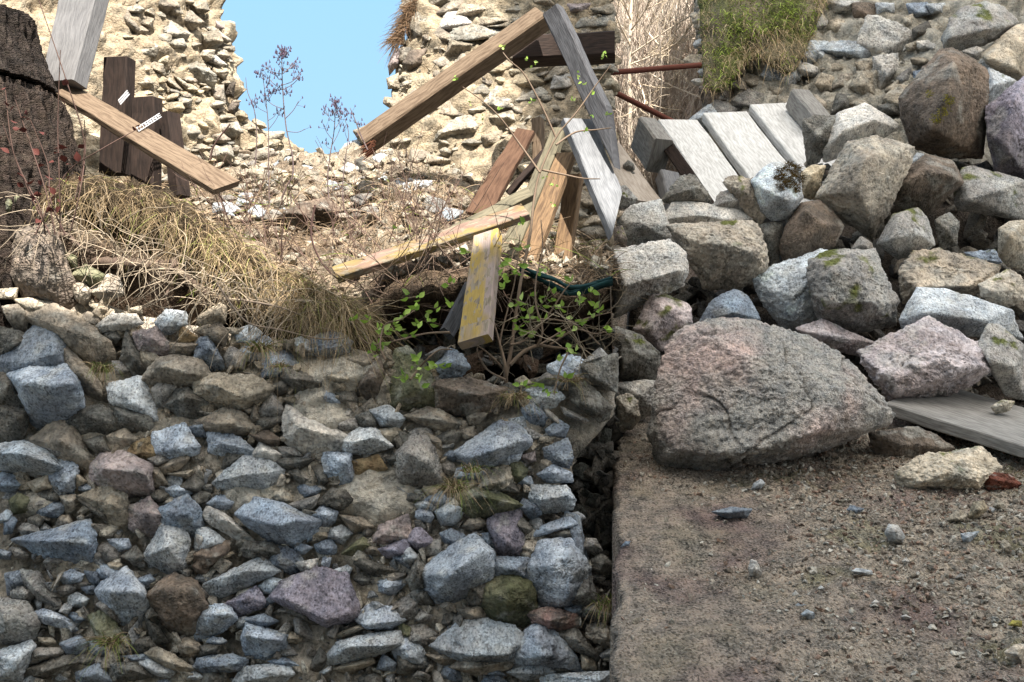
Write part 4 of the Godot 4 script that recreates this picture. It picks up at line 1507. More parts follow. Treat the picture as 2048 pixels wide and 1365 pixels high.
func pile() -> void:
	rng.seed = 96
	tile_o = Vector2.ZERO; tile_s = 1.0
	# what lies under the stones that one can see
	var b := Buf.new()
	var pos := PackedVector3Array(); var col := PackedColorArray()
	for j in 70:
		var d := 4.5 + 4.5 * j / 69.0
		for i in 60:
			var x := .108 * d + 4.8 * i / 59.0
			var h := bed_h(x, d) - .30 + na.get_noise_2d(x * 2.2, d * 2.2) * .1
			if i == 0 or j == 0: h = .6
			pos.append(Vector3(x, h, -d - .12)); col.append(Color(.12, .10, .085))
	grid_into(b, pos, col, 60, 70)
	struct_("slope", mesh_of(b), M.soil)
	for kind in 5:
		var where := []; var tint := PackedColorArray()
		for k in 110:
			var d := rng.randf_range(4.75, 6.6)
			var x := .125 * d + rng.randf_range(0.02, 2.4)
			var s := rng.randf_range(.10, .24)
			where.append(Transform3D(any_basis(Vector3(1, .7, .8) * s), Vector3(x, bed_h(x, d) - .26, -d - .1)))
			tint.append([Color(.2, .19, .17), Color(.28, .25, .21), Color(.16, .155, .15)][k % 3])
		for k in 60:
			var d := rng.randf_range(4.3, 6.8)
			var s := rng.randf_range(.14, .42)
			where.append(Transform3D(any_basis(Vector3(1, .7, .8) * s), Vector3(.53 * d + .1 + rng.randf_range(0, 1.7), pile_h(d) - .05, -d - .1)))
			tint.append([Color(.42, .41, .39), Color(.36, .33, .28), Color(.30, .30, .31)][k % 3])
		scatter("rubble_fill", M["small%d" % kind], M.granite, where, tint)
	loose_stone("largest boulder of the heap, pinkish grey and coarse grained, resting on the dirt", "k", 0.0,
		"1307,870 1312,800 1335,700 1370,662 1460,638 1590,665 1700,720 1784,830 1775,852 1640,902 1450,925 1360,962 1320,945", "1400,770,.10 1550,760,.16 1690,790,.17 1640,862,.25 1480,905,.27 1345,900,.18 1420,680,.02", -4.2, .034, "boulder", "boulder")
	loose_stone("pale grey block directly above the largest boulder, flat faced and lightly pitted", "P", 0.0, "1506,560 1530,540 1640,500 1700,520 1700,640 1600,668 1560,650 1520,600", "1580,600,.25 1640,540,.2 1600,640,.2", .12)
	loose_stone("dark greenish wedge-shaped block leaning on the pale grey block", "g", .35, "1617,520 1650,505 1750,500 1795,600 1790,650 1720,662 1640,650 1617,560", "1665,535,.28 1650,610,.3 1745,605,.36 1720,560,.3", -.12, .04)
	loose_stone("rough brownish grey stone with a mossy end, behind the smooth grey slab", "t", .30, "1803,540 1830,505 1880,500 2000,530 1992,570 1930,595 1810,605", "1840,575,.3 1940,570,.3", .10, .05)
	loose_stone("smooth light grey slab lying under the rough brownish stone, pointing down to the plank", "P", 0.0, "1800,640 1835,575 1900,580 2020,620 2046,680 1960,658 1860,642 1810,662", "1850,625,.3 1960,640,.28", -.05)
	loose_stone("layered grey and pink boulder resting above the weathered plank", "p", 0.0, "1720,705 1860,635 1960,690 1980,740 1900,790 1790,808 1745,750", "1780,755,.3 1880,720,.28 1790,790,.3 1950,735,.25", -.10, .06, "boulder", "boulder")
	loose_stone("flat grey stone standing on edge over the plank, mossy on its shaded side", "g", .2, "1955,690 1975,652 2000,652 2050,690 2050,800 2010,790 1975,730", "1975,720,.3 2030,735,.3", -.1)
	var standing := loose_stone("tall brown boulder standing upright on the heap, yellow moss on its face", "n", 0.0, "1801,195 1810,186 1879,102 1906,100 1933,111 1977,141 1969,186 1945,216 1966,315 1888,312 1822,291 1807,240", "1900,192,.46 1868,258,.40 1908,125,.30", -.2, .022, "boulder", "boulder")
	loose_stone("white rounded stone beside the tan wedge block, below the masonry wall", "W", 0.0, "1640,306 1675,228 1729,206 1794,249 1792,261 1750,276 1690,310 1651,327", "1690,260,.3 1750,240,.25", .0, .03)
	loose_stone("big tan wedge-shaped block with a bright slanting top, point downwards", "t", 0.0, "1632,395 1693,288 1747,273 1828,296 1820,330 1783,410 1745,480 1715,440 1640,410", "1734,314,.36 1712,378,.38 1735,420,.28", -.22, .022, "boulder", "boulder")
	loose_stone("brownish pink stone with a pale rim right of the tan wedge block", "n", 0.0, "1786,370 1810,340 1852,309 1909,324 1927,366 1880,410 1855,432 1790,412", "1812,365,.3 1850,338,.28 1900,352,.3", -.05, .02)
	loose_stone("grey pyramid-shaped stone with a sharp pale edge, below the brownish pink stone", "g", .05, "1754,488 1786,430 1836,416 1855,436 1871,491 1841,508 1797,518", "1797,430,.2 1785,478,.34 1840,470,.28", -.02, .02)
	loose_stone("big purple grey boulder at the heap's edge, beside the standing brown boulder", "u", 0.0, "1972,215 2050,155 2080,250 2060,360 1992,342 1974,260", "2012,290,.32 2030,200,.2", -.05, .04, "boulder", "boulder")
	loose_stone("greenish grey stone highest on the heap, with a flat wrinkled top", "g", .25, "1885,75 1903,33 1930,15 1970,4 2008,16 2036,45 1984,81 1930,101 1891,96", "1898,78,.25 1970,60,.34", .0, .05)
	loose_stone("pale cream block with a rough brown underside, under the highest stone", "w", 0.0, "1963,108 2032,51 2060,48 2060,165 2014,155 1972,126", "1975,118,.3 2030,135,.3", .05, .03)
	loose_stone("pale bluish slab wedged between the standing boulder and the purple boulder", "P", .1, "1954,210 1978,135 2034,162 1978,210", "1990,170,.2", .12)
	loose_stone("small pale stone behind the head of the standing brown boulder", "W", 0.0, "1924,102 1954,92 1970,99 1956,122", "1948,108,.2", .1)
	loose_stone("greenish blue mottled boulder under the purple grey boulder", "g", .2, "1908,400 1924,337 1948,333 2050,360 2050,442 1917,420", "1940,400,.3 2000,380,.25", .05, .035)
	loose_stone("smooth rounded pinkish white stone at the heap's outer edge", "w", 0.0, "1997,458 2020,443 2052,441 2060,500 2052,541 2011,532 1997,514", "2020,470,.25", -.1, .012)
	loose_stone("small grey and tan stone just below the rounded pinkish white stone", "t", .05, "1957,569 1978,561 2017,537 2048,558 2048,600 2017,617 1964,592", "1990,585,.3", .0, .05)
	var mossy := loose_stone("pale stone topped with a tuft of brown moss, beside the deck", "P", 0.0, "1502,360 1536,328 1560,325 1600,345 1605,395 1575,438 1542,441 1520,420", "1530,380,.3 1575,400,.25", -.25, .03)
	loose_stone("thin layered stone leaning against the moss-topped stone", "t", .05, "1448,367 1462,352 1505,358 1535,430 1517,450 1480,412", "1490,385,.25", -.18, .06)
	loose_stone("dark jagged stone lying against the foot of the deck boards", "d", 0.0, "1322,402 1352,362 1365,351 1388,350 1415,385 1425,410 1350,408", "1360,385,.3 1395,375,.25", -.15, .06)
	loose_stone("grey stone half hidden at the lower end of the middle deck board", "g", 0.0, "1425,415 1440,385 1470,378 1500,410 1505,432 1460,420", "1465,400,.25", -.1, .04)
	loose_stone("long chalky white slab below the dark jagged stone", "W", 0.0, "1326,440 1345,405 1386,403 1470,416 1505,438 1470,455 1380,460", "1400,430,.22 1450,440,.2", -.05, .02)
	loose_stone("broad white boulder at the heap's path side, below the tan board", "W", 0.0, "1235,440 1262,411 1322,399 1337,450 1352,487 1262,494 1234,482", "1290,450,.2", -.02, .02, "boulder", "boulder")
	loose_stone("flat-topped grey stone with a dark hollow face, in the middle of the heap", "t", .06, "1338,452 1347,448 1503,445 1522,463 1534,514 1530,547 1480,582 1411,580 1377,510", "1440,488,.40 1386,483,.2 1505,505,.32 1400,460,.1", -.12, .045, "boulder", "boulder")
	loose_stone("dark stone wedged behind the flat-topped hollow stone", "d", 0.0, "1515,452 1553,440 1566,450 1560,520 1533,538", "1540,470,.2", .1, .03)
	loose_stone("two-toned stone with a cream face and a brown face, under the tan wedge block", "n", 0.0, "1558,497 1572,450 1603,406 1640,400 1665,425 1688,455 1672,492 1632,507 1590,526 1568,529", "1611,422,.36 1594,518,.2 1650,450,.3", .0, .03)
	loose_stone("large white-topped block on the path side of the heap, dark below", "W", 0.0, "1230,500 1341,480 1369,505 1375,544 1366,572 1300,594 1230,636", "1250,572,.40 1363,541,.36", -.22, .02, "boulder", "boulder")
	loose_stone("stone with thick patches of green moss, left of the largest boulder's top", "p", .62, "1266,660 1300,594 1327,588 1380,611 1383,650 1336,670 1322,702 1288,676", "1330,620,.3 1300,655,.3", -.02, .03)
	loose_stone("bluish stone peeping out above the largest boulder, half in a dark hollow", "b", 0.0, "1397,647 1425,600 1469,578 1497,591 1521,640 1480,655", "1470,625,.3", .05, .025)
	loose_stone("dark grey stone by the largest boulder's side, under the mossy stone", "d", .05, "1230,652 1280,672 1319,706 1321,742 1313,762 1230,764", "1280,710,.3 1250,740,.25", -.05, .04)
	loose_stone("white flat stone low down between the dark grey stone and the path", "W", 0.0, "1230,768 1286,760 1317,762 1309,827 1280,838 1250,805", "1280,790,.15", -4.78, .02)
	loose_stone("small rounded tan stone against the white flat stone, on the path", "t", .08, "1232,794 1258,787 1276,803 1281,834 1266,857 1232,869", "1258,825,.3", -4.62, .04)
	loose_stone("pinkish tan stone tucked behind the largest boulder, under the dark wedge block", "p", 0.0, "1590,657 1647,640 1702,664 1754,687 1722,714 1640,694", "1660,672,.25", .08, .04)
	loose_stone("brown stone in the shade under the weathered plank", "n", 0.0, "1739,867 1811,862 1830,854 1867,868 1910,898 1842,916 1797,940 1764,940", "1800,890,.2", -4.32, .03)
	loose_stone("whitish yellow stone on the dirt in front of the plank", "w", .05, "1796,945 1842,912 1964,895 2004,937 1970,953 1967,993 1920,994 1819,994 1797,978", "1897,945,.32 1850,965,.25 1950,960,.3", -4.02, .035)
	loose_stone("broken piece of red brick next to the whitish yellow stone", "R", 0.0, "1970,952 1983,946 2020,950 2043,970 2020,986 1975,983", "2000,962,.3", -4.0, .05, "brick", "brick")
	loose_stone("small pale mossy stone sitting on the weathered plank", "w", .25, "1982,814 2003,800 2031,803 2020,822 1992,830", "2003,812,.3", -4.6, .05)
	loose_stone("dark stone in the black gap under the greenish blue boulder", "d", 0.0, "1870,440 1900,425 1920,445 1915,490 1880,500", "1895,460,.2", .12)
	loose_stone("dim bluish stone low in the gap beside the rounded pinkish white stone", "b", .1, "1930,505 1990,500 2005,525 1960,540", "1965,520,.2", .2)
	loose_stone("small grey stone between the pale grey block and the tan wedge block", "g", 0.0, "1700,500 1722,472 1745,485 1750,510 1725,505", "1725,490,.3", .05)
	loose_stone("cream stone right behind the moss-topped stone, beside the wedge block", "c", 0.0, "1602,345 1625,330 1652,332 1640,372 1630,400 1604,395", "1625,350,.3", -.05)
	loose_stone("dark grey rough slab standing behind the white rounded stone", "d", 0.0, "1603,240 1630,232 1680,232 1660,290 1640,325 1615,330", "1635,270,.2", .02, .04)
	loose_stone("tiny pale stone trapped under the standing brown boulder", "P", 0.0, "1815,330 1835,305 1850,308 1830,335", "1832,320,.2", .1)
	loose_stone("dark stone at the very edge of the heap, left of the white-topped block", "n", .1, "1228,455 1245,452 1256,480 1252,494 1228,496", "1240,475,.2", -.2)
	loose_stone("mossy stone with grass growing on it, at the tip of the tan board", "g", .5, "1228,378 1250,370 1276,398 1262,415 1228,420", "1250,395,.2", -.1)
	loose_stone("grey stone at the bottom corner of the path, the nearest one", "t", 0.0, "2008,1305 2030,1290 2052,1290 2056,1345 2030,1335", "2035,1310,.3", -2.78)
	# moss on two of them
	moss(standing, [[1896, 196], [1902, 204], [1893, 215], [1888, 228], [1880, 232], [1872, 240], [1867, 236], [1898, 200], [1885, 222], [1862, 190], [1860, 187]], 5.9, Color(.24, .22, .02), 9, .012)
	moss(mossy, [[1560, 345], [1575, 340], [1590, 350], [1585, 362], [1600, 360], [1570, 358], [1555, 360], [1580, 330], [1595, 340], [1560, 375], [1590, 378], [1575, 370]], 5.75, Color(.10, .062, .014), 26, .026)
	# the plank that sticks out of the heap
	var pl := board("plank", P(1770, 806, 4.62), P(2090, 905, 4.15), P(1925, 780, 5.0) - P(1770, 806, 4.62) , .055, M.wood_grey, null, .006)
	tag(pl, "weathered grey plank sticking out from under the layered boulder, a small stone on it", "plank")

func moss(st: Node3D, spots: Array, d: float, c: Color, n: int, l: float) -> void:
	var b := Buf.new()
	var mesh: ArrayMesh = (st as MeshInstance3D).mesh
	var v: PackedVector3Array = mesh.surface_get_arrays(0)[Mesh.ARRAY_VERTEX]
	for q in spots:
		# the nearest point of the stone's own surface under that spot
		var best := Vector3.ZERO; var bd := 1e9
		for k in v.size():
			var w := v[k] + st.position - EYE
			var e := Vector2(w.x / -w.z * F + 1024 - q[0], -w.y / -w.z * F + 682.5 - q[1]).length() + (-w.z) * 9.0
			if e < bd: bd = e; best = v[k]
		for k in n * 5:
			var p := best + Vector3(rng.randf_range(-1, 1), rng.randf_range(-1, 1), rng.randf_range(-.2, .3)) * .024
			blade(b, p, Vector3(rng.randf_range(-.8, .8), rng.randf_range(-.2, 1), rng.randf_range(.2, 1)).normalized(), l * rng.randf_range(.5, 1.4), .2, .0035, c * rng.randf_range(.6, 1.6), 2)
	obj("moss", mesh_of(b), M.grass, st).set_meta("kind", "stuff")

func deck() -> void:
	rng.seed = 107
	var t := thing("timber_deck", "sloping deck of three broad whitish boards with end blocks, above the stone heap", "deck")
	var nd1 := 6.4
	board("deck_board", P(1317, 238, 7.35), P(1428, 408, nd1), (P(1391, 226, 7.5) - P(1317, 238, 7.35)) * .95, .07, M.wood_deck, t)
	board("deck_board", P(1406, 226, 7.4), P(1540, 412, nd1), (P(1488, 209, 7.55) - P(1406, 226, 7.4)) * .95, .07, M.wood_deck, t)
	board("deck_board", P(1501, 209, 7.45), P(1650, 400, nd1 + .05), (P(1582, 190, 7.6) - P(1501, 209, 7.45)) * .95, .07, M.wood_deck, t)
	board("end_block", P(1279, 233, 6.9), P(1310, 276, 6.6), P(1309, 229, 7.0) - P(1279, 233, 6.9), .24, M.wood_grey, t)
	board("end_block", P(1584, 178, 7.3), P(1627, 228, 7.0), P(1613, 171, 7.4) - P(1584, 178, 7.3), .16, M.wood_grey, t)
	board("support_beam", P(1322, 338, 6.2), P(1340, 420, 5.95), P(1362, 355, 6.2) - P(1322, 338, 6.2), .1, M.wood_pale, t)
	board("support_beam", P(1330, 262, 6.75), P(1440, 420, 6.1), P(1350, 290, 6.75) - P(1330, 262, 6.75), .08, M.wood_dark, t)
	var side := board("board", P(1226, 266, 6.75), P(1330, 410, 6.05), P(1186, 300, 6.4) - P(1226, 266, 6.75), .05, M.wood_sand)
	tag(side, "tan board slanting down beside the whitish deck, small dark stones lying on it", "board")
	for q in [["small dark stone lying on the tan board", "1246,330 1256,320 1268,328 1270,340 1250,345"], ["crumb of dark stone next to the small dark stone on the tan board", "1256,347 1264,342 1271,346 1266,351 1258,351"]]:
		loose_stone(q[0], "d", 0.0, q[1], "", -6.3)
	for q in [[[1215, 146, 1402, 130, 7.6], "upper rusty rail, running level into the overgrown wall's end"], [[1200, 170, 1345, 243, 7.5], "lower rusty rail, slanting down behind the deck"]]:
		var b := Buf.new()
		var a: Array = q[0]
		var pts := PackedVector3Array()
		for k in 9: pts.append(P(a[0], a[1], a[4]).lerp(P(a[2], a[3], a[4] + .15), k / 8.0))
		tube(b, pts, .021, .021, 12, Color(.13, .05, .038), .05)
		tag(obj("rail", mesh_of(b), M.twig), q[1], "rail")

func path_stones() -> void:
	rng.seed = 118
	tile(1230, 960, 2.504)
	var list := [
		["flat grey stone half buried in the dirt in front of the largest boulder", "b", "480,165 580,140 690,150 660,195 560,200", 0],
		["knobbly white stone on the dirt, the biggest white one of the path", "W", "1350,270 1370,225 1420,230 1455,290 1440,330 1370,315", 0],
		["bluish white upright stone alone on the smoother dirt", "W", "665,450 680,405 710,410 740,470 720,495 680,490", 0],
		["pale lump nearest to the whitish yellow stone's lower side", "w", "1660,205 1720,150 1770,180 1750,212 1690,222", 0],
		["upright cream lump among three pebbles below the red brick", "c", "1770,195 1790,120 1850,105 1870,150 1830,190 1790,212", 0],
		["small bluish pebble between the cream lump and the split pale pebble", "P", "1868,165 1880,138 1905,150 1895,178", 0],
		["split pale pebble just below the red brick", "w", "1890,140 1915,95 1955,125 1950,160 1915,150", 0],
		["thin pale slate lying flat on the gravel", "P", "1730,275 1830,260 1780,320 1750,322", 0],
		["pale oval stone out on the gravel, right of the thin slate", "w", "1930,325 1950,300 1985,335 1975,375 1945,370", 0],
		["pale grey twin-lobed pebble lowest of a cluster in the middle of the path", "P", "930,680 960,655 1000,670 1000,705 975,718", 0],
		["flat diamond-shaped pebble above the twin-lobed pebble", "P", "900,635 930,618 960,633 930,650", 0],
		["round white pebble straight below the knobbly white stone", "W", "1435,412 1460,393 1478,415 1455,432", 0],
		["lump of yellow stuff at the path's gravelly border", "y", "1968,735 1990,710 2040,712 2040,745", 0],
		["pale stone under the dark overhang of the largest boulder", "P", "680,60 695,20 730,0 755,22 730,48", 0],
		["whitish flake low in the gravel", "W", "1430,690 1460,680 1492,700 1450,712", 0],
		["small white pebble above the diamond-shaped pebble", "W", "888,580 905,560 922,578 908,596", 0],
		["pale pebble at the lower rim of the path", "w", "1250,915 1280,890 1292,920 1260,937", 0],
		["white pebble up and right of the diamond-shaped pebble", "W", "1014,550 1032,534 1052,548 1034,566", 0],
		["grey flake embedded in the dirt below the dark hollow", "b", "1160,155 1180,130 1250,150 1205,187", 0],
		["small white pebble with a shadowed side, right of the pebble cluster", "W", "1284,622 1308,604 1326,620 1308,632", 0],
		["narrow bluish white sliver in the middle of the path", "P", "1185,462 1210,446 1290,460 1290,482 1225,486", 0],
		["bluish flake at the path's outer edge", "b", "25,345 50,315 80,310 70,335", 0],
		["grey pebble in the gravel under the thin slate", "g", "1705,500 1730,470 1755,480 1745,505", 0],
		["pale pebble near the bottom of the gravel", "w", "1620,960 1640,938 1665,952 1650,968", 0],
		["white pebble at the bottom rim under the twin-lobed pebble", "W", "992,985 1010,972 1028,985 1012,996", 0],
	]
	for q in list:
		var o := pairs(q[2])
		var yb := -1e9
		var cen := Vector2.ZERO
		for w in o: yb = maxf(yb, w.y); cen += w
		cen /= o.size()
		var d := 1.6 / ((yb - 682.5) / F + .25)
		var s := sqrt(poly_area(o))
		var r := stone_points(o, "", d + s / F * d * .1, .35, .6)
		var m := rock(r[1], 3, .045, q[1], 0.0, .06)
		tag(obj("pebble", m, M.rough, null, r[0] + Vector3(0, .003, 0)), q[0], "pebble", "larger stones lying on the path")
	for kind in 3:
		var where := []; var tint := PackedColorArray()
		for k in 13000:
			var d := lerpf(2.3, 4.7, pow(rng.randf(), .75))
			var x := .105 * d + pow(rng.randf(), .75) * 2.1
			var grit := clampf((x - .45) * .9 + na.get_noise_2d(x * 1.4, d * 1.4) * .9, .02, 1)
			if rng.randf() > grit: continue
			var s := lerpf(.006, .034, pow(rng.randf(), 3.2))
			var y := ramp(d) + na.get_noise_2d(x * 1.1, d * 1.1) * .02 + nb.get_noise_2d(x * 7, d * 7) * .01 * (.35 + grit) + s * .12
			where.append(Transform3D(any_basis(Vector3(1, rng.randf_range(.5, .9), rng.randf_range(.6, 1)) * s), Vector3(x, y, -d)))
			tint.append([Color(.36, .255, .20), Color(.42, .37, .30), Color(.24, .20, .165), Color(.55, .52, .46), Color(.36, .32, .27)][rng.randi() % 5] * rng.randf_range(.75, 1.2))
		scatter("gravel", M["small%d" % kind], M.rough, where, tint)

func timbers_left() -> void:
	rng.seed = 129
	var o := board("beam", P(128, -70, 4.95), P(72, 165, 4.8), P(204, -70, 4.86) - P(128, -70, 4.95), .10, M.wood_pale, null, .004, 0, .82)
	tag(o, "pale squared beam leaning down behind the dark tree trunk", "beam")
	o = board("plank", P(104, 180, 4.72), P(432, 378, 4.5), P(120, 152, 4.86) - P(104, 180, 4.72), .03, M.wood_tan, null, .012, .008, 1.25)
	tag(o, "long warped brown plank nailed diagonally across the dark posts", "plank")
	for q in [[206, 114, 194, 345, 47, 7, 5.0, "tallest dark post, the one nearest the tree trunk"], [261, 195, 258, 385, 46, 8, 4.93, "middle dark post with a slanting top behind the brown plank"], [316, 228, 338, 395, 20, 6, 4.9, "short thin dark post beyond the middle one, leaning over"]]:
		o = board("post", P(q[0], q[1], q[6]), P(q[2], q[3], q[6] - .02), P(q[0] + q[4], q[1] + q[5], q[6] - .03) - P(q[0], q[1], q[6]), .085, M.wood_dark, null, .004, .006)
		tag(o, q[7], "post")
	for q in [[[236, 200, 4.78], [254, 180, 4.95], 9.0, "short perforated steel strap bent round the tallest dark post"], [[272, 255, 4.70], [318, 226, 4.86], 8.0, "longer perforated steel strap across the brown plank"]]:
		var a := P(q[0][0], q[0][1], q[0][2] - .03); var b := P(q[1][0], q[1][1], q[1][2] - .03)
		var w := P(q[0][0] + 5, q[0][1] + q[2], q[0][2] - .03) - a
		var s := thing("metal_strap", q[3], "strap")
		board("edge", a, b, w * .18, .003, M.steel, s, 0)
		board("edge", a + w * .84, b + w * .84, w * .18, .003, M.steel, s, 0)
		board("edge", a + w * .42, b + w * .42, w * .16, .003, M.steel, s, 0)
		for k in 9:
			var p := a.lerp(b, (k + .0) / 9.0)
			board("rung", p, p + w, (b - a).normalized() * .0055, .0028, M.steel, s, 0)

func timbers_right() -> void:
	rng.seed = 140
	var o := board("beam", P(727, 284, 5.3), P(1092, 30, 5.35), P(738, 314, 5.37) - P(727, 284, 5.3), .13, M.wood_tan, null, .003, .012)
	tag(o, "long squared beam slanting up to the dark post, its lower end splintered", "beam")
	# the splintered end
	var sb := Buf.new()
	for k in 60:
		var p := P(728 + rng.randf() * 12, 286 + rng.randf() * 28, 5.3 + rng.randf() * .08)
		blade(sb, p + Vector3(.03, .02, 0), Vector3(-.8, -.55 + rng.randf_range(-.2, .2), rng.randf_range(-.1, .15)).normalized(), rng.randf_range(.03, .075), 0, .012, Color(.09, .04, .025) * rng.randf_range(.4, 1.6), 2)
	obj("splinters", mesh_of(sb), M.twig, o, -o.position)
	o = board("post", P(1084, 30, 5.05), P(1226, 334, 4.75), P(1114, 8, 5.0) - P(1084, 30, 5.05), .07, M.wood_blue, null, .008, .006, 1.0, .30)
	tag(o, "blackish blue post leaning from the top of the long beam", "post")
	o = board("beam", P(1024, 119, 5.55), P(1230, 109, 5.5), P(1024, 70, 5.58) - P(1024, 119, 5.55), .12, M.wood_dark, null, .004, .01)
	tag(o, "charred black beam lying level across the ruined wall", "beam")
	o = board("board", P(1128, 236, 4.86), P(1226, 472, 4.55), P(1170, 205, 4.98) - P(1128, 236, 4.86), .045, M.wood_white, null, .007, .008, 1.0, .26)
	tag(o, "wide bluish white board beside the blackish post", "board")
	o = board("plank", P(1034, 256, 5.25), P(936, 424, 5.0), P(1066, 266, 5.2) - P(1034, 256, 5.25), .03, M.wood_brown, null, .008, .01, 1.35)
	tag(o, "reddish brown plank leaning against the ruined wall", "plank")
	o = board("post", P(1062, 238, 5.3), P(1064, 330, 5.22), P(1080, 235, 5.27) - P(1062, 238, 5.3), .05, M.wood_tan, null, .002)
	tag(o, "thin tan post standing behind the reddish brown plank", "post")
	o = board("plank", P(1104, 256, 5.08), P(985, 545, 4.72), P(1136, 240, 5.06) - P(1104, 256, 5.08), .04, M.wood_olive, null, .005, .01, 1.4)
	tag(o, "greyish olive plank in the middle of the leaning bundle", "plank")
	o = board("plank", P(1113, 305, 4.98), P(1004, 592, 4.62), P(1150, 300, 4.94) - P(1113, 305, 4.98), .04, M.wood_orange, null, .005, .006, 1.1)
	tag(o, "orange brown plank leaning in front of the orange post", "plank")
	o = board("post", P(1130, 350, 5.05), P(1100, 552, 4.85), P(1160, 362, 5.0) - P(1130, 350, 5.05), .05, M.wood_orange, null, .003)
	tag(o, "orange brown post with a pale side edge, standing before the white stones", "post")
	o = board("batten", P(1010, 382, 5.1), P(1086, 296, 5.1), P(1018, 390, 5.08) - P(1010, 382, 5.1), .03, M.wood_dark, null, .003)
	tag(o, "narrow dark batten crossing behind the olive plank", "batten")
	o = board("board", P(868, 470, 4.52), P(1052, 374, 4.60), P(874, 490, 4.46) - P(868, 470, 4.52), .035, M.wood_olive, null, .008, .012)
	tag(o, "grey thin board, the upper of two crossing the bundle", "board")
	o = board("board", P(664, 534, 4.34), P(1042, 408, 4.50), P(672, 556, 4.26) - P(664, 534, 4.34), .035, M.wood_yellow2, null, .004, .004, 1.1)
	tag(o, "long narrow board with worn yellow and pink paint, the lower of two crossing the bundle", "board")
	o = board("board", P(947, 471, 4.27), P(917, 684, 3.86), P(998, 450, 4.24) - P(947, 471, 4.27), .045, M.wood_yellow, null, .003, .012, 1.12)
	tag(o, "thick yellow painted board hanging over the edge, pink towards its lower end", "board")
	o = board("board", P(938, 560, 4.25), P(889, 655, 4.0), P(944, 605, 4.2) - P(938, 560, 4.25), .03, M.wood_blue, null, .003)
	tag(o, "dark bluish board tucked under the yellow painted board", "board")
	# green netting over the stones
	var b := Buf.new()
	for s in 6:
		var pts := PackedVector3Array()
		for q in [[1040, 530], [1075, 548], [1110, 560], [1140, 574], [1180, 566], [1224, 557]]:
			pts.append(P(q[0], q[1] + s * 2.6 + rng.randf_range(-5, 5), 4.22 + rng.randf_range(-.03, .03)))
		tube(b, smooth_path(pts, 8), .006, .010, 7, Color(.009, .026, .028) * rng.randf_range(.7, 1.6), .5)
	var nt := obj("netting", mesh_of(b), M.twig)
	tag(nt, "crumpled dark green netting under the orange post", "net")

func trunk_and_roots() -> void:
	rng.seed = 151
	var t := thing("tree_trunk", "thick dark tree trunk cracked across, with rough brown bark", "tree")
	for part in 2:
		var b := Buf.new()
		var nu := 220; var nv := 150
		var pos := PackedVector3Array(); var col := PackedColorArray()
		for j in nv:
			var f := j / (nv - 1.0)
			var y := lerpf(1000, 178, f) if part == 0 else lerpf(172, 26, f)
			var xr := lut([26, 60, 100, 74, 172, 104, 178, 108, 300, 142, 420, 168, 520, 182, 700, 190, 1000, 200], y)
			var d := 4.55
			var cx := -70.0
			var r := (xr - cx) / F * d
			var h := P(0, y, d).y
			var ax := P(cx, y, d)
			for i in nu:
				var an := TAU * i / (nu - 1.0)
				var dir := Vector3(sin(an), 0, cos(an))
				var q := Vector3(dir.x * 3.0, h * 1.2, dir.z * 3.0)
				var bk := absf(nd.get_noise_3d(q.x * 3.4, h * 1.0, q.z * 3.4)) * .03 + nb.get_noise_3d(q.x * 5, h * 7, q.z * 5) * .03 + na.get_noise_3d(q.x * .3, h, q.z * .3) * .03
				var rr := r + bk - .03
				if f < .02 and part == 1 or f > .98: rr *= .93
				if f > .995 and part == 1: rr = 0.0
				pos.append(ax + dir * rr)
				var c := Color(.075, .062, .055).lerp(Color(.03, .025, .023), clampf(.5 - bk * 14, 0, 1)) if part == 1 else Color(.10, .078, .066).lerp(Color(.035, .028, .025), clampf(.5 - bk * 12, 0, 1))
				col.append(c * (1 + .3 * nb.get_noise_3d(q.x * 6, h * 20, q.z * 6)))
		grid_into(b, pos, col, nu, nv)
		obj(["trunk", "upper_trunk"][part], mesh_of(b), M.bark, t)
	var core_b := Buf.new()
	tube(core_b, PackedVector3Array([P(-70, 200, 4.55), P(-70, 150, 4.55)]), .30, .30, 16, Color(.02, .015, .012))
	obj("heartwood", mesh_of(core_b), M.bark, t)
	for q in [["thick dark root running along under the grass overhang", .020, .013, [[345, 520], [358, 545], [385, 566], [412, 585], [440, 598], [500, 603], [560, 609], [610, 622], [650, 640]], 4.25],
		["dark root lying level under the grass, left of the forked root", .028, .022, [[160, 515], [200, 525], [250, 528], [300, 530], [345, 532]], 4.3],
		["gnarled dark log in the hollow below the level root", .036, .030, [[190, 548], [240, 548], [290, 552], [335, 566]], 4.34],
		["forked broken root hanging down by the middle of the ledge", .011, .006, [[352, 528], [338, 540], [332, 560], [336, 578], [331, 592]], 4.18],
		["knobbly pale root rising from the brown boulder into the grass", .015, .010, [[118, 470], [138, 475], [158, 495], [185, 508]], 4.22],
		["thin pale root arching over the dark hollow", .004, .003, [[432, 565], [470, 620], [500, 648], [560, 660], [640, 678], [690, 676]], 4.02],
		["thin straight root crossing below the thick root", .0045, .003, [[480, 600], [560, 615], [620, 640], [680, 668]], 4.08]]:
		var pts := PackedVector3Array()
		for w in q[3]: pts.append(P(w[0], w[1], q[4] + rng.randf_range(-.03, .03)))
		var b := Buf.new()
		tube(b, smooth_path(pts, 7), q[1], q[2], 9, Color(.10, .075, .06) if q[1] > .005 else Color(.25, .2, .16), .35)
		tag(obj("root", mesh_of(b), M.twig), q[0], "root")

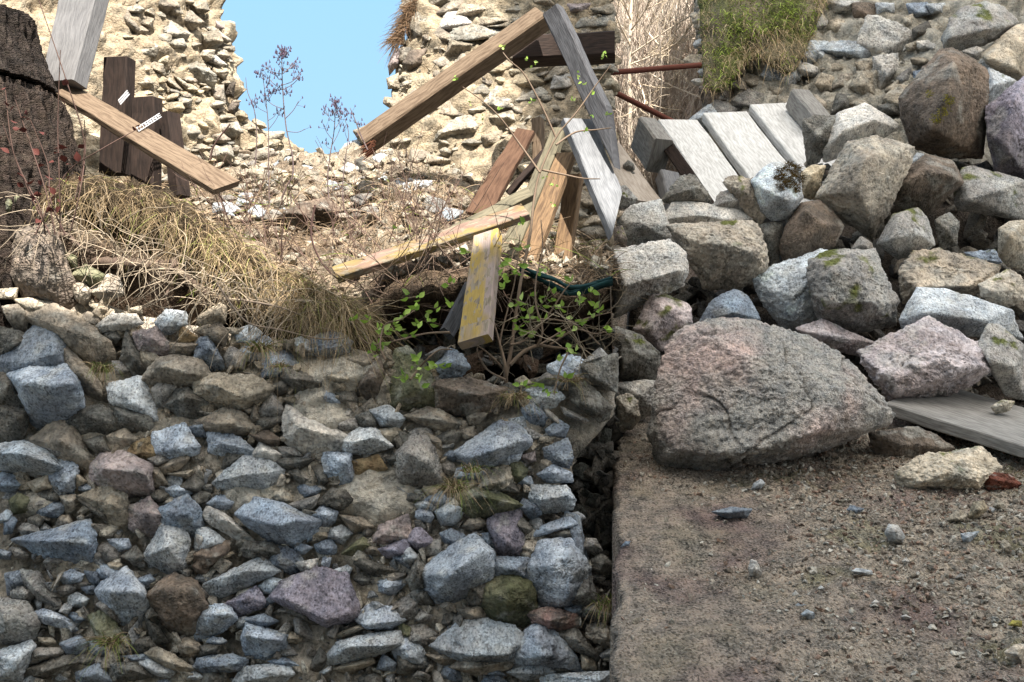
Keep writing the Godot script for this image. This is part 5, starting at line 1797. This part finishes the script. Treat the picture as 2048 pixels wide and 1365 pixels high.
# ---------------------------------------------------------------- growth
func grass_tuft(x: float, y: float, d: float, n: int, l: float, spread: float, label: String, green := .1, up := .9) -> void:
	var b := Buf.new()
	var at := P(x, y, d)
	for i in n:
		var a := rng.randf() * TAU
		var p := Vector3(cos(a), 0, sin(a)) * rng.randf() * .035
		var c := straw() * .8
		if rng.randf() < green: c = Color(.13, .17, .045) * rng.randf_range(.7, 1.3)
		blade(b, p, Vector3(rng.randf_range(-spread, spread), up, rng.randf_range(-.2, spread)).normalized(), l * rng.randf_range(.5, 1.2), rng.randf_range(.5, 1.3), .0042, c, 6, Vector3(rng.randf_range(-.3, .3), 0, .1))
	tag(obj("grass_tuft", mesh_of(b), M.grass, null, at), label, "grass tuft", "dry grass tufts on the rubble wall")

func grasses() -> void:
	rng.seed = 162
	# the bank of soil that the long grass hangs from
	var spine := [[-60, 430, 4.5], [60, 425, 4.42], [150, 395, 4.42], [250, 400, 4.42], [330, 425, 4.38], [420, 480, 4.32], [500, 530, 4.28], [590, 580, 4.24], [650, 606, 4.2], [722, 640, 4.17]]
	var pts := PackedVector3Array()
	for q in spine: pts.append(P(q[0], q[1] + 14, q[2]))
	var line := smooth_path(pts, 10)
	var bb := Buf.new()
	tube(bb, line, .13, .06, 14, Color(.10, .075, .05), .5)
	var bank := struct_("earth_bank", mesh_of(bb), M.bark)
	bank.set_meta("kind", "structure")
	var b := Buf.new()
	for i in 4700:
		var f := pow(rng.randf(), .8)
		var k := f * (line.size() - 1)
		var p := line[int(k)].lerp(line[mini(int(k) + 1, line.size() - 1)], k - int(k))
		var r := lerpf(.13, .06, f)
		var a := rng.randf_range(-.3, 2.2)
		p += Vector3(rng.randf_range(-.04, .04), sin(a) * r * .9, cos(a) * r * .9)
		var dir := Vector3(rng.randf_range(-.8, .9), rng.randf_range(-.4, .8), rng.randf_range(.0, .8)).normalized()
		var dense := .5 + f
		blade(b, p, dir, rng.randf_range(.08, .27) * (1.0 if f > .76 else .62 if f > .2 else .45), rng.randf_range(.3, 1.7), .0030, straw() * rng.randf_range(.65, 1.3) * (1.0 if f > .45 else .8), 7, Vector3(rng.randf_range(-.2, .45), 0, rng.randf_range(-.1, .2)))
	var g := obj("dry_grass", mesh_of(b), M.grass)
	g.set_meta("kind", "stuff")
	tag(g, "long straw-coloured dry grass hanging over the edge of the ledge", "grass")
	# sparser grass and dead stems over the ledge behind
	var c := Buf.new()
	for i in 5200:
		var xp := rng.randf_range(120, 1225)
		var d := rng.randf_range(4.3, 5.7)
		if xp > 650 and xp < 1060 and d < 4.75 and rng.randf() < .7: continue
		if nc.get_noise_2d(xp * .008, d * 2) < -.05 and rng.randf() < .7: continue
		var h := terrace_h(xp, d) + na.get_noise_2d(xp * .006, d * 2.2) * .07
		var p := P(xp, 682.5, d); p.y = h
		var col := Color(.26, .195, .135) * rng.randf_range(.5, 1.5)
		if rng.randf() < .09: col = Color(.15, .2, .04)
		blade(c, p, Vector3(rng.randf_range(-1, 1), rng.randf_range(.1, .9), rng.randf_range(-.3, .9)).normalized(), rng.randf_range(.08, .3), rng.randf_range(.2, 1.0), .004, col, 6, Vector3(rng.randf_range(-.4, .4), 0, 0))
	g = obj("dead_stems", mesh_of(c), M.grass)
	g.set_meta("kind", "stuff")
	tag(g, "matted dead grass and stems over the sunlit ledge", "grass")
	# long dry stalks tangled under the overhang
	var e := Buf.new()
	for i in 230:
		var x := rng.randf_range(60, 720)
		var y := lip_y(x) - rng.randf_range(-30, 50)
		var p := P(x, y, 4.15 + rng.randf_range(-.1, .05))
		var dir := Vector3(rng.randf_range(-1, 1), rng.randf_range(-1, .5), rng.randf_range(-.2, .5)).normalized()
		var q := PackedVector3Array([p])
		for k in 5:
			dir = (dir + Vector3(rng.randf_range(-.5, .5), rng.randf_range(-.55, .25), rng.randf_range(-.2, .2))).normalized()
			p += dir * rng.randf_range(.03, .075)
			q.append(p)
		tube(e, smooth_path(q, 3), .0022, .0012, 3, Color(.30, .25, .19) * rng.randf_range(.6, 1.4))
	g = obj("dry_stalks", mesh_of(e), M.twig)
	g.set_meta("kind", "stuff")
	tag(g, "tangle of thin dry stalks below the grass overhang", "stalks")
	grass_tuft(520, 705, 3.93, 190, .15, .9, "dry grass tuft on the pale soil under the thick root", .1)
	grass_tuft(205, 745, 3.92, 150, .13, .6, "green-tinged grass tuft between the brown slab and the dark pointed stone", .3)
	grass_tuft(905, 985, 3.76, 190, .16, .8, "straw and green grass tuft beside the brown peaked stone, in the middle of the wall", .25)
	grass_tuft(945, 945, 3.80, 80, .12, .8, "thin dry tuft just below the big bluish slab", .2)
	grass_tuft(1028, 800, 3.9, 110, .14, .5, "dry tuft hanging down beside the sapling's foot", .1, .5)
	grass_tuft(1140, 765, 3.98, 80, .12, .4, "dry tuft under the round pale stone at the wall's corner", .1, .3)
	grass_tuft(222, 1290, 3.6, 120, .14, 1.1, "sparse dark tuft low on the wall under a big rounded stone", .3)
	grass_tuft(1215, 1220, 3.58, 150, .15, .5, "tuft of long grass at the wall's lower outer corner", .3)
	grass_tuft(560, 735, 3.92, 70, .08, .8, "small tuft below the tuft on the pale soil", .15, .5)
	# reddish bramble by the trunk
	var t := thing("bramble", "reddish bramble with dry red leaves climbing in front of the tree trunk", "bramble")
	var sb := Buf.new()
	var lf := leaf_mesh(.035, .024)
	var leaves := 0
	for q in [[[100, 470], [60, 390], [25, 300], [10, 180]], [[110, 470], [90, 380], [50, 260], [30, 200]], [[120, 465], [118, 360], [115, 250], [120, 100]], [[140, 465], [160, 380], [170, 300], [168, 240]], [[90, 470], [80, 420], [40, 340], [5, 250]], [[130, 470], [100, 400], [95, 330], [60, 240]], [[70, 470], [130, 350], [200, 300], [290, 250]], [[150, 400], [168, 290], [135, 170], [75, -5]]]:
		var w := PackedVector3Array()
		for p in q: w.append(P(p[0], p[1], 3.98 + rng.randf_range(-.06, .06)))
		w = smooth_path(w, 6)
		tube(sb, w, .0032, .0016, 4, Color(.10, .065, .055))
		for k in range(4, w.size(), 2):
			if rng.randf() < .5: continue
			var o := obj("leaf", lf, M["red_leaf"] if M.has("red_leaf") else red_leaf(), t, w[k] + Vector3(rng.randf_range(-.02, .02), 0, .01))
			o.basis = any_basis(Vector3.ONE * rng.randf_range(.6, 1.2))
			leaves += 1
	for i in 14:
		var o := obj("leaf", lf, M["red_leaf"], t, P(rng.randf_range(25, 135), rng.randf_range(215, 440), 3.98 + rng.randf_range(-.08, .06)))
		o.basis = any_basis(Vector3.ONE * rng.randf_range(.6, 1.3))
	obj("stems", mesh_of(sb), M.twig, t)

func red_leaf() -> StandardMaterial3D:
	M["red_leaf"] = plain(Color(.075, .022, .018), .7, .2)
	return M["red_leaf"]

func weed(path: Array, d: float, heads: Array, label: String, r := .005) -> void:
	var t := thing("dry_weed", label, "weed", Vector3.ZERO, "tall dry weeds against the sky")
	var b := Buf.new(); var s := Buf.new()
	var pts := PackedVector3Array()
	for q in path: pts.append(P(q[0], q[1], d))
	var w := smooth_path(pts, 8)
	tube(b, w, r, r * .4, 5, Color(.13, .10, .10))
	for q in heads:                                        # side stems: where on the stalk, and where the seed head is
		var k := 0; var best := 1e9
		for i in w.size():
			var e := w[i].distance_to(P(q[0], q[1], d))
			if e < best: best = e; k = i
		var tip := P(q[2], q[3], d + rng.randf_range(-.08, .08))
		var mid := w[k].lerp(tip, .6) + Vector3(0, -.012, 0)
		var st := smooth_path(PackedVector3Array([w[k], mid, tip]), 4)
		tube(b, st, r * .42, r * .25, 4, Color(.14, .11, .11))
		for n in q[4]:
			var sp := tip + Vector3(rng.randf_range(-1, 1), rng.randf_range(-.8, 1), rng.randf_range(-1, 1)) * .03
			tube(b, PackedVector3Array([st[st.size() - 3], sp]), r * .2, r * .15, 3, Color(.12, .09, .10))
			var up := Vector3(rng.randf_range(-.4, .4), 1, rng.randf_range(-.4, .4)).normalized() * rng.randf_range(.009, .016)
			tube(s, PackedVector3Array([sp - up * .4, sp, sp + up * .4, sp + up * .8]), .0042, .0012, 5, Color(.06, .042, .065) * rng.randf_range(.7, 1.4))
	obj("stem", mesh_of(b), M.twig, t)
	obj("seed_heads", mesh_of(s), M.twig, t).set_meta("kind", "stuff")

func weeds() -> void:
	rng.seed = 173
	weed([[545, 440], [572, 375], [585, 350], [584, 310], [572, 255], [565, 180], [563, 104]], 5.2, [[563, 125, 556, 110, 16], [563, 120, 572, 106, 16], [564, 120, 563, 102, 18], [564, 140, 588, 130, 9], [564, 145, 530, 133, 9], [564, 150, 584, 125, 6], [565, 165, 595, 152, 9], [566, 175, 600, 152, 6], [565, 160, 552, 150, 8], [566, 190, 575, 183, 9], [570, 235, 597, 202, 2], [565, 150, 565, 138, 10], [566, 178, 533, 150, 3], [568, 220, 530, 196, 4], [575, 260, 610, 258, 1]], "tallest dry weed with a dark seed head, standing alone against the sky", .0055)
	weed([[540, 455], [538, 400], [537, 330], [536, 250], [530, 190], [524, 145]], 5.25, [[526, 160, 520, 146, 12], [528, 175, 537, 165, 12], [532, 200, 548, 178, 14], [534, 215, 528, 195, 10], [535, 225, 506, 203, 7], [535, 240, 556, 220, 6], [535, 190, 543, 185, 10], [536, 260, 560, 222, 4], [536, 270, 510, 250, 1]], "branched dry weed close beside the tallest one, its seeds lower", .004)
	weed([[660, 420], [655, 360], [660, 310], [668, 260], [671, 200]], 5.2, [[671, 215, 670, 203, 14], [670, 225, 664, 222, 10], [669, 235, 684, 225, 9], [668, 245, 654, 226, 9], [667, 260, 682, 232, 8], [665, 280, 647, 250, 6], [664, 290, 684, 245, 5], [668, 228, 674, 214, 10], [663, 300, 650, 285, 4]], "bushy dry weed in the middle of the gap", .0045)
	weed([[735, 300], [722, 272], [710, 240], [700, 216]], 5.15, [[705, 225, 703, 222, 5], [712, 245, 708, 240, 4], [715, 255, 718, 250, 4]], "short dry weed at the splintered end of the long beam", .0045)
	weed([[510, 330], [513, 270], [508, 220], [495, 185], [491, 155]], 5.3, [[506, 215, 503, 203, 3], [500, 200, 510, 196, 2]], "bare curved stalk left of the seeding weeds", .0035)
	weed([[690, 430], [685, 380], [690, 320], [697, 270], [690, 240]], 5.1, [[690, 300, 705, 280, 3], [692, 280, 688, 255, 4], [690, 330, 670, 300, 2]], "thin bare stalk between the bushy weed and the long beam", .0035)
	# dark leafless brambles over the ledge
	var b := Buf.new()
	for i in 75:
		var x := rng.randf_range(430, 940)
		var d := rng.randf_range(4.35, 5.2)
		var p := P(x, 682.5, d); p.y = terrace_h(x, d)
		var dir := Vector3(rng.randf_range(-.7, .7), 1, rng.randf_range(-.1, .5)).normalized()
		twig(b, p, dir, rng.randf_range(.2, .5), .003, Color(.14, .095, .08), 1)
	for i in 42:
		var x := rng.randf_range(740, 1000); var y := rng.randf_range(500, 620)
		twig(b, P(x, y, 4.3 + rng.randf_range(-.1, .1)), Vector3(rng.randf_range(-1, 1), rng.randf_range(-.5, .8), rng.randf_range(-.2, .4)), rng.randf_range(.15, .4), .003, Color(.15, .11, .085), 1)
	var o := obj("leafless_brambles", mesh_of(b), M.twig)
	o.set_meta("kind", "stuff")
	tag(o, "leafless dark brambles sprawling over the ledge and under the boards", "brambles")
	for q in [[[630, 410], [622, 470], [640, 520], [665, 550], [685, 565]], [[420, 320], [428, 290], [460, 248]]]:
		var w := PackedVector3Array()
		for p in q[0] if typeof(q[0][0]) == TYPE_ARRAY else q: w.append(P(p[0], p[1], 4.35))
		var tb := Buf.new()
		tube(tb, smooth_path(w, 6), .005, .003, 5, Color(.08, .05, .045))
		tag(obj("bare_twig", mesh_of(tb), M.twig), "dark bare twig curving down to the end of the narrow painted board" if q[0][0] == 630 else "dark bare twig sticking up behind the end of the brown plank", "twig")

func sapling() -> void:
	rng.seed = 184
	var t := thing("sapling", "young shrub with fresh green leaves growing from the dark hollow at the wall's top", "shrub")
	var stems := [
		[[1012, 765], [1010, 730], [1000, 690], [985, 640], [968, 620]], [[1010, 760], [1022, 700], [1030, 640], [1042, 560], [1060, 470], [1068, 400], [1080, 345], [1112, 275], [1153, 225], [1185, 180], [1222, 130]],
		[[1080, 345], [1035, 282], [1000, 235], [965, 202], [925, 174]], [[1112, 275], [1080, 205], [1048, 148], [1020, 122], [1006, 105]], [[1112, 290], [1150, 265], [1190, 260], [1222, 256]], [[1083, 340], [1130, 350], [1165, 357], [1200, 358]],
		[[1020, 730], [1045, 705], [1075, 692], [1105, 695], [1135, 702], [1120, 740], [1108, 790]], [[1075, 692], [1085, 660], [1072, 610], [1072, 560], [1085, 500], [1082, 440]], [[1008, 740], [985, 715], [960, 695], [940, 690]],
		[[1080, 690], [1120, 665], [1165, 640], [1222, 625]], [[1100, 690], [1150, 660], [1190, 668], [1222, 660]], [[1060, 640], [1110, 640], [1160, 655], [1200, 690]], [[1012, 760], [975, 740], [955, 705], [958, 690]],
		[[900, 665], [850, 668], [800, 680], [745, 690], [715, 670]], [[820, 760], [835, 740], [858, 715], [880, 700], [905, 700]], [[770, 720], [760, 690], [770, 650], [800, 640], [830, 620]], [[1020, 690], [1050, 680], [1090, 640], [1130, 580], [1165, 545]], [[1015, 740], [1000, 690], [1015, 620], [1030, 560], [1040, 470]]]
	var sb := Buf.new()
	for i in stems.size():
		var pts := PackedVector3Array()
		for q in stems[i]:
			pts.append(P(q[0], q[1], lerpf(4.0, 4.35, clampf((760 - q[1]) / 500.0, 0, 1)) - .08 + rng.randf_range(-.03, .03)))
		tube(sb, smooth_path(pts, 6), .009 if i in [0, 1, 6] else .005, .0022, 5, Color(.16, .12, .09), .1)
	for i in 36:
		twig(sb, P(rng.randf_range(1020, 1215), rng.randf_range(610, 730), 4.05 + rng.randf_range(-.15, .1)), Vector3(rng.randf_range(-.5, 1), rng.randf_range(-.3, .5), .2), rng.randf_range(.1, .3), .0025, Color(.22, .18, .13), 1)
	obj("branches", mesh_of(sb), M.twig, t)
	var mats := []
	for c in [Color(.21, .33, .05), Color(.26, .38, .08), Color(.31, .41, .13), Color(.16, .27, .045)]: mats.append(plain(c, .55, .5))
	var lf := leaf_mesh(.037, .021)
	var spots := [[745, 708], [760, 690], [770, 665], [790, 650], [800, 655], [812, 635], [828, 622], [835, 652], [850, 640], [862, 645], [868, 620], [758, 655], [785, 668], [822, 668], [740, 640], [700, 640], [820, 590], [835, 600], [765, 690], [806, 752], [830, 735], [845, 750], [860, 740], [838, 715], [870, 735], [890, 740], [815, 760], [842, 770], [905, 610], [903, 572], [935, 505],
		[1030, 615], [1045, 605], [1055, 625], [1062, 640], [1040, 640], [1035, 655], [1075, 590], [1085, 610], [1085, 640], [1108, 600], [1115, 615], [1128, 618], [1100, 580], [1152, 600], [1160, 595], [1150, 640], [1165, 650], [1150, 665], [1125, 665], [1178, 635], [1190, 615], [1200, 625], [1210, 660], [1135, 700], [1150, 705], [1060, 660], [1052, 668], [1140, 565], [1180, 585], [1005, 530], [1020, 520], [1030, 545], [1042, 500], [1000, 548], [1012, 560], [1040, 535], [1010, 575], [1045, 450], [1085, 545],
		[1060, 775], [1070, 765], [1050, 790], [1085, 780], [1100, 780], [1130, 755], [1118, 715], [1045, 770], [1110, 410], [1090, 360], [1110, 375], [1105, 365], [1060, 200], [1145, 200], [1185, 185], [1165, 168], [1003, 98], [1052, 120], [1065, 127], [915, 155], [938, 208], [1210, 108], [1200, 120], [1215, 230], [1158, 150], [1180, 235], [1175, 260], [1000, 222], [962, 235], [800, 460], [790, 448], [805, 440], [812, 452], [770, 455], [780, 465]]
	var n := 0
	for q in spots:
		for k in 3:
			if n >= 298: break
			var d := lerpf(4.0, 4.35, clampf((760 - q[1]) / 500.0, 0, 1)) - .1 + rng.randf_range(-.05, .05)
			var small := .55 if q[1] < 420 else 1.0
			var o := obj("leaf", lf, mats[rng.randi() % 4], t, P(q[0] + rng.randf_range(-6, 6), q[1] + rng.randf_range(-6, 6), d))
			o.basis = Basis.from_euler(Vector3(rng.randf_range(-.6, 1.3), rng.randf_range(-1.2, 1.2), rng.randf_range(-2.2, 2.2))) * Basis.from_scale(Vector3.ONE * rng.randf_range(.6, 1.15) * small)
			n += 1
